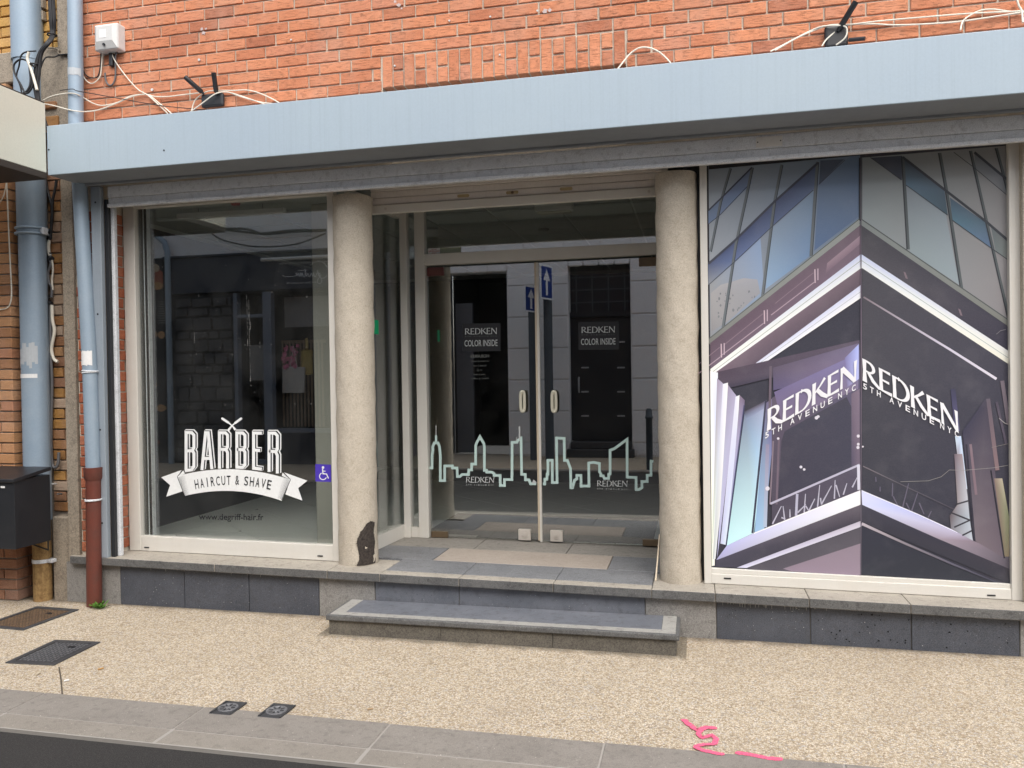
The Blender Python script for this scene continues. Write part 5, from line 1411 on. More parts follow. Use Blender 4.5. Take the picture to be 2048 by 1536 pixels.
def ring(c, r, w, nm, mt, par, tw=0): m = MB(); m.tube([(c.x + r * math.cos(i * math.pi / 14), c.y + r * math.sin(i * math.pi / 14), c.z + tw * math.cos(i * math.pi / 14)) for i in range(29)], w, 8, False); return m.build(nm, mt, par)
ring(at(.215), .055, .005, 'wire_clamp', M_GALV, d2); ring(at(.222), .055, .005, 'wire_clamp', M_GALV, d2, .003)
c = Vector(pp(180.5, 745, -.068)); ring(c, .053, .005, 'wire_clamp', M_GALV, d2, .004); ring(c + Vector((0, 0, .012)), .053, .005, 'wire_clamp', M_GALV, d2, -.003)
c = Vector(pp(179, 717, -.068)); m = MB(); wrap(c.x, c.y, .0522, -150, -30, c.z - .05, c.z + .055, m, .004); m.build('white_tape', M_TAPE, d2)
c = Vector(pp(151.5, 147, -.075)); m = MB(); wrap(c.x, c.y, .0522, -170, -10, c.z - .028, c.z + .03, m, .006); m.build('whitish_band', flat('scraped_zinc', (0.45, 0.48, 0.50), 0.6), d2)

# ------------------------------------------------------------------ black letter box on the pilaster
lb = thing('letter_box', 'black metal letter box with sloping lid hanging on the brick pilaster', 'letter box', (-4.8, -.24, .47))
bx0, bx1, by0, by1 = -5.35, -4.625, -.405, -.086
m = MB(); m.box(bx0, bx1, by0, by1, .470, .955, .004, 2); m.build('body', M_BLACK, lb)
m = MB(); m.prism([(bx0 - .01, by0 - .018, .962), (bx0 - .01, by1, 1.012), (bx0 - .01, by1, .985), (bx0 - .01, by0, .940), (bx0 - .01, by0 - .018, .940)], (bx1 - bx0 + .022, 0, 0), bev=.003); m.build('lid', M_BLACK, lb)
m = MB(); m.box(bx1 - .11, bx1 - .075, by0 - .0015, by0 + .001, .898, .912); m.build('label', M_TAPE, lb)
m = MB(); m.tube([(bx1 - .02, by1 - .01, .47), (bx1 - .02, by1 - .01, .40), (bx1 - .25, by1 - .005, .46)], .006, 8); m.build('bracket', M_BLKPL, lb)

# ------------------------------------------------------------------ white utility box, antennas, cables
p0, p1 = P(184, 42, -.02), P(241, 100, -.02)
ub = thing('utility_box', 'white plastic utility box on the red brick wall beside the slim downpipe', 'utility box', (p0.x + .12, -.04, p1.z))
ux0, ux1 = P(186, 70, -.09).x, P(233, 70, -.09).x; uz0, uz1 = P(208, 98, -.09).z, P(208, 46, -.09).z
m = MB(); m.box(ux0, ux1, -.078, 0.006, uz0, uz1, .010, 2); m.build('body', M_PLAST, ub)
t = bmesh.new(); a_ = [(ux0 + .006, -.0785, uz0 + .006), (ux1 - .006, -.0785, uz0 + .006), (ux1 - .006, -.0785, uz1 - .006), (ux0 + .006, -.0785, uz1 - .006)]
w_ = ux1 - ux0; h_ = uz1 - uz0
b_ = [(ux0 + w_ * .16, -.098, uz0 + h_ * .30), (ux1 - w_ * .16, -.098, uz0 + h_ * .30), (ux1 - w_ * .16, -.098, uz1 - h_ * .14), (ux0 + w_ * .16, -.098, uz1 - h_ * .14)]
m = MB(); VA = [m.bm.verts.new(p) for p in a_]; VB = [m.bm.verts.new(p) for p in b_]; m.bm.faces.new(VB)
for i in range(4): m.bm.faces.new((VA[i], VA[(i + 1) % 4], VB[(i + 1) % 4], VB[i]))
t.free(); m.build('cover', M_PLAST, ub)
m = MB(); m.box(ux0 + w_ * .30, ux1 - w_ * .42, -.0995, -.097, uz0 + h_ * .42, uz1 - h_ * .26, .001); m.build('window_plate', M_TAPE, ub)
m = MB(); m.tube([(ux0 + w_ * .47, -.088, uz0 + h_ * .17), (ux0 + w_ * .47, -.100, uz0 + h_ * .17)], .009, 12); m.build('lock', M_BLKPL, ub)
m = MB(); m.box(ux0 + w_ * .38, ux0 + w_ * .53, -.03, .004, uz0 - .095, uz0 - .002, .004); m.build('cable_gland', M_BLKPL, ub)


def smooth(pts, n=6):
    pts = [Vector(p) for p in pts]; out = []
    for i in range(len(pts) - 1):
        a, b, c_, d = pts[max(i - 1, 0)], pts[i], pts[i + 1], pts[min(i + 2, len(pts) - 1)]
        for k in range(n):
            t_ = k / n
            out.append(.5 * ((2 * b) + (c_ - a) * t_ + (2 * a - 5 * b + 4 * c_ - d) * t_ ** 2 + (3 * b - a - 3 * c_ + d) * t_ ** 3))
    out.append(pts[-1]); return out


def cable(px, y, r, mt, label, group=None, name='cable'):
    ys = y if isinstance(y, (list, tuple)) else [y] * len(px)
    m = MB(); m.tube(smooth([P(a, b, yy) for (a, b), yy in zip(px, ys)]), r, 8)
    o = m.build(name, mt); return tag(o, label, 'cable', group)


cable([(222, 97), (228, 118), (250, 150), (275, 178), (295, 190), (312, 205), (338, 230), (342, 240)], -.022, .0042, M_CABW, 'white cable running down diagonally from the white utility box to the canopy')
cable([(205, 98), (203, 135), (199, 155), (184, 167), (170, 158), (164, 140), (163, 110), (164, 60)], [-.03, -.02, -.018, -.016, -.016, -.016, -.016, -.016], .0040, M_CABW, 'white cable looping from under the utility box to the slim downpipe')
cable([(202, 98), (201, 130), (196, 152), (186, 156), (172, 150), (164, 130), (163.5, 100)], [-.03, -.018, -.016, -.012, -.012, -.012, -.012], .0042, M_CABK, 'black cable looping from under the utility box to the slim downpipe')
cable([(236, 97), (231, 115), (231, 150), (227, 166), (219, 171), (212, 162), (210, 146)], [-.025, -.018, -.014, -.014, -.014, -.014, -.014], .0060, M_CABG, 'loose grey cable end hooked below the utility box')
cable([(85, 201), (105, 192), (130, 187), (150, 187.5), (168, 196), (185, 206), (205, 211), (235, 205), (262, 192), (290, 189), (310, 193), (338, 193), (362, 190), (398, 186)], [-.14, -.135, -.13, -.13, -.05, -.02, -.018, -.018, -.018, -.018, -.018, -.018, -.018, -.02], .0042, M_CABW, 'upper white cable crossing the slim downpipe and running to the twin antenna')
cable([(85, 207), (110, 212), (135, 219), (155, 222.5), (175, 223), (200, 219), (232, 207), (262, 194), (285, 189), (300, 192), (318, 206), (335, 220), (352, 236)], [-.14, -.135, -.13, -.13, -.05, -.018, -.018, -.018, -.018, -.02, -.02, -.03, -.05], .0042, M_CABW, 'lower white cable crossing the slim downpipe and drooping along the brick')
cable([(380, 236), (388, 205), (398, 193), (415, 183), (440, 181), (470, 181), (492, 180), (515, 185), (545, 198), (568, 212)], [-.05, -.03, -.03, -.03, -.03, -.02, -.02, -.02, -.03, -.05], .0042, M_CABW, 'white cable arching over the twin antenna to the canopy edge')
cable([(378, 226), (405, 206), (430, 188), (450, 184), (470, 188), (500, 198), (530, 209), (540, 216)], [-.06, -.07, -.07, -.03, -.02, -.02, -.03, -.05], .0042, M_CABW, 'white cable slung in front of the twin antenna plate')
cable([(455, 184), (490, 196), (520, 204), (552, 208), (568, 211)], [-.018, -.02, -.02, -.03, -.05], .0038, M_CABW, 'white cable drooping to the right of the twin antenna')
cable([(120, 181), (145, 178), (155, 182), (200, 190), (250, 199), (320, 211), (400, 219), (440, 220)], [-.14, -.14, -.135, -.03, -.03, -.03, -.03, -.04], .0030, M_CABK, 'thin black wire sagging along the brick above the canopy')
cable([(1234, 140), (1248, 122), (1262, 106), (1280, 95.5), (1300, 96), (1318, 104), (1332, 116), (1345, 130)], [-.06, -.04, -.03, -.03, -.03, -.03, -.04, -.06], .0050, M_CABW, 'single white cable loop arching over the canopy right of the soldier course')
cable([(1541, 103), (1570, 88), (1610, 67), (1640, 54), (1668, 51), (1690, 53), (1694, 65), (1688, 78), (1672, 90)], [-.06, -.04, -.03, -.04, -.07, -.07, -.07, -.07, -.06], .0044, M_CABW, 'white cable tied around the single antenna near the right end')
cable([(1550, 101), (1590, 78), (1630, 60), (1662, 50), (1700, 49), (1760, 42), (1850, 34), (1940, 27), (2042, 22), (2100, 16)], [-.06, -.04, -.03, -.03, -.03, -.02, -.02, -.02, -.02, -.02], .0044, M_CABW, 'long white cable from the single antenna to the right edge')
cable([(1644, 92), (1656, 76), (1690, 52), (1740, 48), (1800, 50), (1900, 45), (1970, 36), (2042, 25), (2100, 20)], [-.06, -.05, -.03, -.02, -.02, -.02, -.02, -.02, -.02], .0044, M_CABW, 'lower long white cable sagging right of the single antenna')
cable([(1921, 60), (1926, 42), (1945, 28), (1965, 20), (1990, 19), (2020, 23), (2042, 22)], [-.06, -.03, -.02, -.02, -.02, -.02, -.02], .0044, M_CABW, 'short white cable dropping behind the canopy near the right edge')
cable([(2034, 0), (2038, 12), (2043, 22), (2046, 45)], [-.02, -.02, -.022, -.04], .0060, M_CABW, 'white cable coming down the brick at the top right corner')


def antenna(px, py, w, h, sticks, label):
    a = thing('antenna', label, 'antenna', tuple(P(px, py, 0)))
    c_ = P(px, py, -.04); m = MB(); m.box(c_.x - w / 2, c_.x + w / 2, -.045, -.012, c_.z - h / 2, c_.z + h / 2, .016, 3); m.build('base_plate', M_BLKPL, a)
    m = MB(); m.box(c_.x - .03, c_.x + .03, -.014, .004, c_.z - .03, c_.z + .03, .004); m.build('wall_mount', M_BLKPL, a)
    for (ax, ay, bx, by, r) in sticks:
        A_, B_ = P(ax, ay, -.05), P(bx, by, -.11); m = MB()
        d = (B_ - A_)
        m.tube([A_, A_ + d * .10, A_ + d * .12, B_], [r * .55, r * .55, r, r], 14); m.build('rod', M_BLKPL, a)
        m = MB(); m.tube([B_ - d * .004, B_ + d * .003], r * .72, 12); m.build('rod_mouth', M_OPDARK, a)


antenna(424, 200, .175, .095, [(408, 188, 370, 154, .0165), (433, 189, 427, 145, .0165)], 'black twin rod antenna mounted on the brick just above the left of the canopy')
antenna(1673, 72, .130, .13, [(1676, 62, 1712, 3, .0170)], 'black single rod antenna mounted on the brick just above the right of the canopy')
a_, b_ = P(1698, 80, -.05), P(1730, 77, -.09); m = MB(); m.tube([a_, b_], .012, 12); o = m.build('pipe_stub', M_BLKPL); tag(o, 'short black pipe stub lying on the canopy beside the single antenna', 'pipe')

# cable bundle of the neighbour
cb = thing('cable_bundle', 'thick bundle of black cables hanging down the yellow brick by the wide downpipe', 'cable', tuple(P(100, 60, -.05)), None)
for i, (dx, r) in enumerate(((0, .011), (5, .010), (9, .008), (2.5, .008), (7, .006))):
    px = [(98 + dx, -60), (99 + dx, 0), (101 + dx, 40), (103 + dx * .6, 70), (95 + dx * .7, 84), (80 + dx * .6, 104), (72 + dx, 128), (70 + dx, 150), (68 + dx, 165), (72 + dx * .6, 190), (78 + dx * .5, 215), (90 + dx * .25, 246), (95 + dx * .1, 260)]
    m = MB(); m.tube(smooth([P(a, b, -.02 - .004 * i if k < 4 else -.17 - .004 * i) for k, (a, b) in enumerate(px)], 4), r, 8); m.build('strand', M_CABK, cb)
for c_, y_ in (((104, 70), -.03), ((70, 130), -.18)):
    q = P(*c_, y_); ring(q, .030, .006, 'cable_tie', M_CABK, cb)
cable([(72, 102), (52, 104), (42, 112), (38, 132), (33, 152), (40, 170), (44, 188)], [-.17] * 7, .0055, M_CABK, 'thin black cable curving left beside the wide downpipe above the cream canopy')
cable([(70, 135), (55, 122), (40, 119), (28, 130), (30, 148), (42, 170), (52, 187), (64, 175), (66, 150)], [-.19] * 9, .0065, M_CABK, 'black cable coiled in a loop left of the thick bundle above the cream canopy')
cable([(60, 135), (62, 165), (55, 182), (42, 190)], [-.18] * 4, .010, M_CABK, 'short thick black cable dropping behind the cream canopy')
cable([(136, 108), (120, 110), (108, 114), (92, 115), (84, 128), (78, 150)], [-.03, -.03, -.05, -.1, -.16, -.17], .0055, M_CABK, 'black cable leaving the bundle to the right across the concrete')
cable([(58, 104), (55, 118), (62, 138), (70, 165), (74, 180)], [-.2] * 5, .010, M_CABW, 'pale stiff tube bound into the black cables above the cream canopy')
cable([(136, 108), (122, 108), (116, 106), (118, 100), (105, 96), (90, 95)], [-.02] * 6, .007, M_CONC, 'grey plastered conduit hooked on the concrete pier')
# cables hanging below the canopy in the recess
cb2 = thing('cable_bundle', 'dark cables joined by a white connector tube hanging in the narrow brick recess', 'cable', tuple(P(100, 600, .03)))
for px, r, mt, nm in (([(91, 358), (95, 380), (101, 402), (104, 420), (101, 478)], .010, M_CABK, 'strand'), ([(113, 360), (110, 380), (105, 404), (104, 440), (99, 480)], .010, M_CABK, 'strand'), ([(99, 480), (97, 490), (98, 505), (101, 512)], .012, M_CABW, 'strand'),
                      ([(100, 505), (101, 530), (96, 545), (98, 565), (104, 575), (103, 595)], .010, M_CABG, 'strand'), ([(104, 515), (106, 540), (104, 560), (106, 580)], .007, M_CABW, 'strand'), ([(98, 590), (94, 602), (104, 608)], .016, M_CABK, 'knot'), ([(99, 512), (96, 520), (106, 516)], .015, M_CABK, 'knot'),
                      ([(104, 610), (105, 640), (109, 660), (106, 680), (103, 700), (108, 718), (116, 724)], .012, M_CABW, 'strand'), ([(101, 610), (101, 700), (104, 760), (103, 820), (102, 880), (104, 925), (110, 935), (116, 928), (118, 905)], .011, M_CABG, 'strand')):
    m = MB(); m.tube(smooth([P(a, b, .065) for a, b in px]), r, 8); m.build(nm, mt, cb2)
cable([(12, 344), (14, 380), (16, 430), (20, 520), (23, 580), (21, 605), (12, 617), (-10, 620)], -.092, .0045, M_CABW, 'pale cable drooping down the tan brick pilaster at the left edge')
cable([(13, 360), (8, 390), (-4, 410)], -.092, .0040, M_CABW, 'short pale cable branching off at the top of the tan pilaster')
q = P(155, 930, .0); 
for px, py in ((133, 988), (123, 968)):
    q = P(px - 10, py, .06); m = MB(); m.tube([q, q + Vector((.02, -.06, .01))], .007, 8); o = m.build('pipe_stub', M_PLAST if py < 980 else M_CABG); tag(o, 'small white tube end sticking out of the brick recess by the letter box' if py < 980 else 'small grey tube end low in the brick recess by the letter box', 'pipe')

# ------------------------------------------------------------------ covers in the pavement
def cover(c4, name, label, mt, frame_mt, z=.004, pattern=True, group=None):
    pts = [G(*p) for p in c4]; c_ = sum(pts, Vector()) / 4
    a = thing(name, label, 'manhole cover', (c_.x, c_.y, 0), group)
    u = ((pts[1] - pts[0]) + (pts[2] - pts[3])) / 2; v = ((pts[3] - pts[0]) + (pts[2] - pts[1])) / 2
    # squared up in the ground plane
    lu, lv = u.length, v.length; ang = math.atan2(u.y, u.x); cu, su = math.cos(ang), math.sin(ang)
    def L(x, y, zz): return (c_.x + x * cu - y * su, c_.y + x * su + y * cu, zz)
    return a, L, lu, lv


def covered(c4, label, lid_mt, fr_mt, group, rust=None):
    a, L, lu, lv = cover(c4, 'manhole_cover', label, None, None, group=group)
    fw = .035
    for x0, x1, y0, y1 in ((-lu / 2, lu / 2, -lv / 2, -lv / 2 + fw), (-lu / 2, lu / 2, lv / 2 - fw, lv / 2), (-lu / 2, -lu / 2 + fw, -lv / 2 + fw, lv / 2 - fw), (lu / 2 - fw, lu / 2, -lv / 2 + fw, lv / 2 - fw)):
        m = MB(); m.prism([L(x0 + .001, y0 + .001, -.02), L(x1 - .001, y0 + .001, -.02), L(x1 - .001, y1 - .001, -.02), L(x0 + .001, y1 - .001, -.02)], (0, 0, .027), bev=.002); m.build('frame_bar', fr_mt, a)
    e = fw + .006
    m = MB(); m.prism([L(-lu / 2 + e, -lv / 2 + e, -.02), L(lu / 2 - e, -lv / 2 + e, -.02), L(lu / 2 - e, lv / 2 - e, -.02), L(-lu / 2 + e, lv / 2 - e, -.02)], (0, 0, .0235)); lid = m.build('lid', lid_mt, a)
    m = MB(); nx, ny = int((lu - 2 * e) / .026), int((lv - 2 * e) / .026)
    for i in range(nx):
        for j in range(ny):
            x = -lu / 2 + e + .016 + i * .026; y = -lv / 2 + e + .016 + j * .026
            dx, dy = (.0085, .0035) if (i + j) % 2 else (.0035, .0085)
            m.prism([L(x - dx, y - dy, .0035), L(x + dx, y - dy, .0035), L(x + dx, y + dy, .0035), L(x - dx, y + dy, .0035)], (0, 0, .0035))
    o = m.build('grip_studs', M_STUDI if lid_mt is M_IRON else M_RUSTST, lid); o['kind'] = 'stuff'
    m = MB(); m.prism([L(lu * .08, lv * .2, .004), L(lu * .2, lv * .2, .004), L(lu * .2, lv * .25, .004), L(lu * .08, lv * .25, .004)], (0, 0, .004)); m.build('lifting_slot', M_OPDARK, lid)
    return a


covered([(15, 1327), (110, 1332), (200, 1285), (105, 1281)], 'dark square cast iron cover with grip pattern in the pavement near the left edge', M_IRON, M_IRON, 'square manhole covers near the left edge')
covered([(-14, 1252), (56, 1264), (150, 1218), (48, 1215)], 'rusty brown square cover against the foot of the wide downpipe', M_RUSTY, M_IRON, 'square manhole covers near the left edge')
for c4, lab in (([(417, 1430), (460, 1433), (494, 1407), (452, 1403)], 'left one of two small iron valve covers set at the kerb edge'), ([(515, 1436), (559, 1440), (592, 1412), (546, 1408)], 'right one of two small iron valve covers set at the kerb edge')):
    a, L, lu, lv = cover(c4, 'valve_cover', lab, None, None, group='small valve covers at the kerb')
    m = MB(); m.prism([L(-lu / 2, -lv / 2, -.02), L(lu / 2, -lv / 2, -.02), L(lu / 2, lv / 2, -.02), L(-lu / 2, lv / 2, -.02)], (0, 0, .027), bev=.003); m.build('frame', M_IRON, a)
    c_ = L(0, 0, 0); m = MB(); rr = min(lu, lv) * .42
    m.lathe([(rr, .005), (rr, .0105), (rr * .82, .0105), (rr * .80, .0075), (rr * .35, .0075), (rr * .33, .010), (rr * .02, .010)], (c_[0], c_[1]), 28); m.build('round_lid', M_STUDI, a)
    m = MB()
    for i in range(8):
        t_ = i * math.pi / 4; q0_ = (c_[0] + rr * .40 * math.cos(t_), c_[1] + rr * .40 * math.sin(t_), .0085); q1_ = (c_[0] + rr * .76 * math.cos(t_), c_[1] + rr * .76 * math.sin(t_), .0085)
        m.tube([q0_, q1_], .004, 6)
    for s in (-1, 1):
        for f in (.44, .48): m.prism([L(s * lu * f, -lv * .45, .006), L(s * lu * f + .006, -lv * .45, .006), L(s * lu * f + .006, lv * .45, .006), L(s * lu * f, lv * .45, .006)], (0, 0, .004))
    m.build('ribs', M_IRON, a)

# weed at the foot of the red pipe, litter
wp = G(200, 1216); wee = thing('weed', 'small green weed growing at the foot of the red brown pipe', 'plant', (wp.x, wp.y, 0))
for i in range(34):
    a_ = RNG.uniform(0, 6.283); el = RNG.uniform(.15, 1.2); Ls = RNG.uniform(.03, .085); b0 = Vector((wp.x + RNG.uniform(-.03, .035), wp.y + RNG.uniform(-.025, .02), 0))
    d = Vector((math.cos(a_) * math.cos(el), math.sin(a_) * math.cos(el), math.sin(el))); sd_ = Vector((-d.y, d.x, 0)).normalized()
    tip = b0 + d * Ls; mid = b0 + d * Ls * .62 + Vector((0, 0, .006)); w_ = RNG.uniform(.007, .013)
    m = MB(); m.poly([b0 - sd_ * .0012, mid - sd_ * w_, tip, mid + Vector((0, 0, -.004))]); m.poly([b0 + sd_ * .0012, mid + Vector((0, 0, -.004)), tip, mid + sd_ * w_]); m.build('leaf', M_LEAF, wee)
for px, py, rot, lab, mt in ((395, 0, 0, '', None),):
    pass
for (ax, ay), (bx, by), mt, lab in (((128, 1364), (138, 1362), M_TAPE, 'cigarette end with orange tip near the square iron cover'), ((72, 1352), (80, 1347), flat('dry_paper', (0.55, 0.47, 0.36), .8), 'pale scrap lying left of the joint line in the pavement'), ((735, 1421), (746, 1419), flat('dry_wood', (0.38, 0.28, 0.17), .8), 'thin wooden splinter lying on the pavement above the kerb'),
                                 ((196, 1341), (207, 1338), flat('dry_leaf', (0.50, 0.30, 0.12), .8), 'small tan leaf stalk lying right of the square iron cover')):
    A_, B_ = G(ax, ay), G(bx, by); m = MB(); m.tube([A_ + Vector((0, 0, .006)), B_ + Vector((0, 0, .006))], .005, 8); o = m.build('litter', mt); tag(o, lab, 'litter')
q = G(395 / 2.926, 0) if False else None
# thin stick leaning beside the right column
a_, b_ = P(1317, 1080, .12), P(1310, 1111, .12); m = MB(); m.tube([(a_.x, .30, a_.z), (b_.x, .16, ztop(b_.x) + .003)], .006, 8); o = m.build('stick', M_EDGE); tag(o, 'thin pale stick leaning against the right column on the landing', 'stick')

# ------------------------------------------------------------------ the other side of the street, seen reflected in the glass
YO = -8.2
def refl(px, py, g, yo=YO): p = P(px, py, 2 * g - yo); return (p.x, yo, p.z)
GW, GD = YG, YDG
fh = thing('facing_house', 'pale house of rusticated blocks with a black door, reflected in the glass doors', 'building', (-1, YO, 0))
m = MB(); m.box(-4.93, 7.5, YO - .5, YO - .03, 4.1, 6.8); m.box(-3.66, -2.42, YO - .5, YO - .03, 0, 4.1); m.box(-1.21, 7.5, YO - .5, YO - .03, 0, 4.1); m.box(-2.42, -1.21, YO - .5, YO - .03, 3.80, 4.1); m.box(-4.93, -3.66, YO - .5, YO - .03, 3.72, 4.1)
fw_ = m.build('wall', M_OPB, fh)
def block(a, b, z0, z1):
    m = MB(); m.box(a + .012, b - .012, YO - .04, YO, z0 + .012, z1 - .012, .012); return m.build('stone_block', M_OPB, fw_)
zs = [0.02, .28, .90, 1.52, 2.145, 2.77, 3.40, 4.02, 4.64]
for i, (z0, z1) in enumerate(zip(zs[:-1], zs[1:])):
    if z1 < 3.5:
        block(-3.66, -2.42, z0, z1)
        for a, b in ((-1.21, .2), (.2, 1.5), (1.5, 2.8)): block(a, b, z0, z1)
    elif z0 < 3.5:
        block(-3.66, -2.42, z0, z1); block(-1.21, .2, z0, z1); block(.2, 1.5, z0, z1)
        for k in range(4): m = MB(); a = -2.42 + 1.21 * k / 4; m.box(a + .01, a + 1.21 / 4 - .01, YO - .05, YO + .004, 3.74, 4.0, .02); m.build('stone_block', M_OPB, fw_)
        for k in range(3): a = -4.9 + 1.24 * k / 3; m = MB(); m.box(a + .01, a + 1.24 / 3 - .01, YO - .05, YO + .004, 3.70, 4.0, .02); m.build('stone_block', M_OPB, fw_)
    else:
        e = [-4.9, -4.1, -3.3, -2.5, -1.78, -1.2, -.4, .4, 1.2, 2.0]
        for a, b in zip(e[:-1], e[1:]): block(a, b, z0, z1)
fd = bpy.data.objects.new('door', None); link(fd, fh, Matrix.Translation((-1.8, YO, .3)))
m = MB(); m.box(-2.42, -1.21, YO - .34, YO - .22, .30, 2.74, .004); m.build('door_leaf', M_OPDOOR, fd)
m = MB(); m.box(-2.42, -1.21, YO - .34, YO - .16, 2.742, 2.85, .006); m.box(-2.42, -1.21, YO - .34, YO - .31, 2.85, 3.80); m.build('transom', M_OPDOOR, fd)
for i in range(4):
    m = MB(); x = -2.30 + .32 * i; m.box(x - .012, x + .012, YO - .305, YO - .28, 2.86, 3.79); m.build('glazing_bar', M_POSTG, fd)
for z in (3.05, 3.30, 3.55): m = MB(); m.box(-2.41, -1.22, YO - .302, YO - .285, z - .012, z + .012); m.build('glazing_bar', M_POSTG, fd)
for px, py in ((1167, 735), (1240, 735), (1167, 784), (1240, 784), (1240, 683), (1167, 833), (1240, 833)):
    x, y, z = refl(px, py, GD); m = MB(); m.box(x - .075, x + .075, YO - .222, YO - .205, z - .016, z + .016, .004); m.build('stud', M_STUD, fd)
x, y, z = refl(1155, 770, GD); m = MB(); m.tube([(x, YO - .215, z - .15), (x, YO - .17, z - .1), (x, YO - .17, z + .1), (x, YO - .215, z + .15)], .018, 8); m.build('handle', M_STUD, fd)
m = MB(); m.box(-2.47, -1.16, YO - .3, YO + .16, 0, .16, .012); m.box(-2.40, -1.23, YO - .3, YO + .05, .161, .30, .012); m.build('doorstep', M_IRON, fh)
m = MB(); m.box(-4.93, -3.66, YO - 2.4, YO - 2.3, 0, 3.75); m.box(-4.93, -4.88, YO - 2.3, YO - .5, 0, 3.75); m.box(-3.70, -3.65, YO - 2.3, YO - .5, 0, 3.75); m.box(-4.93, -3.65, YO - 2.4, YO - .5, 3.751, 3.85); m.build('passage', M_OPDARK, fh)
m = MB(); m.box(-4.88, -4.52, YO - .6, YO - .5, 0.02, 3.14); m.build('passage_panel', flat('dull_grey_panel', (0.14, 0.15, 0.17), .6), fh)

gs_ = thing('grocery_shop', 'dark navy shop front with white script sign, reflected in the left window', 'building', (-8, YO, 0))
m = MB(); m.box(-15.0, -4.94, YO - .5, YO - .02, 4.0, 6.6); m.build('wall', M_OPW, gs_)
m = MB(); m.box(-10.02, -5.35, YO - .3, YO + .06, 3.30, 3.985, .006); fa = m.build('fascia', M_NAVY, gs_)
m = MB(); m.box(-15.0, -10.02, YO - .5, YO - .03, 0.0, 4.0); m.box(-5.35, -4.94, YO - .5, YO, 0, 4.0); m.box(-10.02, -8.63, YO - .5, YO - .06, 0, 3.3); m.box(-6.0, -5.36, YO - .5, YO - .01, 0, 3.3); m.build('lower_wall', M_NAVY, gs_)
m = MB(); m.box(-8.75, -5.9, YO - 1.0, YO - .9, 0, 3.5); m.box(-8.75, -8.64, YO - .89, YO - .51, 0, 3.5); m.box(-5.99, -5.9, YO - .89, YO - .51, 0, 3.5); m.box(-8.63, -6.0, YO - .89, YO - .31, 3.31, 3.5); m.build('shop_interior', M_OPDARK, gs_)
rub = MB(); rub.box(-10.0, -8.64, YO - .055, YO - .05, 0, 3.29); rw_ = rub.build('rubble_wall', M_OPDARK, gs_)
z = 0.02
while z < 3.2:
    h = RNG.uniform(.16, .30); x = -9.95 + RNG.uniform(0, .1)
    while x < -8.72:
        w_ = RNG.uniform(.22, .5); w2 = min(w_, -8.66 - x); m = MB()
        m.prism([(x + .012 + RNG.uniform(0, .02), YO - .05, z + .01), (x + w2 - .012, YO - .05, z + .01 + RNG.uniform(0, .03)), (x + w2 - .02, YO - .05, z + h - .015), (x + .015, YO - .05, z + h - .01 - RNG.uniform(0, .03))], (0, .05 + RNG.uniform(0, .03), 0), bev=.012); m.build('stone', M_RUBBLE, rw_); x += w2 + .005
    z += h
for x0, x1, z0, z1 in ((-8.62, -8.54, 0, 3.28), (-8.00, -7.82, 0, 3.28), (-8.54, -8.00, 2.80, 2.86), (-7.82, -6.0, .60, .68), (-8.54, -8.0, .0, .08)):
    m = MB(); m.box(x0, x1, YO - .12, YO + .02, z0, z1, .006); m.build('window_frame', M_NAVYF, gs_)
m = MB(); m.box(-7.82, -6.0, YO - .10, YO - .02, 0, .598); m.build('stall_riser', M_NAVY, gs_)
m = MB(); m.box(-7.75, -6.05, YO - .40, YO - .36, 2.62, 3.2); m.build('blind', flat('grey_blind', (.26, .26, .27), .8), gs_)
m = MB(); m.tube([(-7.92, YO + .16, 3.86), (-5.6, YO + .16, 3.86)], .035, 10); m.build('lamp_bar', M_PLAST, gs_)
m = MB(); m.box(-7.6, -5.6, YO + .06, YO + .08, 3.775, 3.79); m.build('sign_rail', M_STUD, gs_)
m = MB(); m.box(-10.1, -5.0, YO - .02, YO + .10, 3.99, 4.03, .004); m.build('ledge', M_NAVY, gs_)
pr = Print(lambda x, y, k: (lambda q: (q[0], YO + .062 + k, q[2]))(refl(x, y, GW)))
z4 = lambda *p: [(200 + a / 3.657, 340 + b / 3.657) for a, b in p]
pr.stroke(z4((1672, 715), (1650, 682), (1610, 668), (1570, 680), (1548, 702)), 2.0)
for tr_ in (z4((1672, 772), (1650, 792), (1622, 790), (1604, 760), (1600, 735), (1610, 765), (1632, 805), (1622, 832), (1604, 828), (1602, 805), (1625, 770), (1600, 752)), z4((1597, 752), (1590, 778), (1578, 780), (1572, 755), (1566, 780), (1556, 758), (1548, 775), (1540, 782), (1530, 760), (1520, 780), (1512, 722), (1509, 782), (1495, 777), (1490, 757), (1482, 778), (1478, 755), (1470, 782), (1460, 757), (1455, 772), (1445, 757), (1440, 778), (1355, 783)), z4((1460, 737), (1525, 735))):
    sm = [(q.x, q.y) for q in smooth([(a, b, 0) for a, b in tr_], 4)]; pr.stroke(sm, 1.25)
pr.text('EPICERIE DE QUALITE', 0, 0, 0, 0, None, .0, quadmap(z4((1375, 838))[0], z4((1592, 832))[0], z4((1592, 818))[0], z4((1375, 824))[0]), mirror=True)
pr.build('lettering', M_SIGNW, fa)
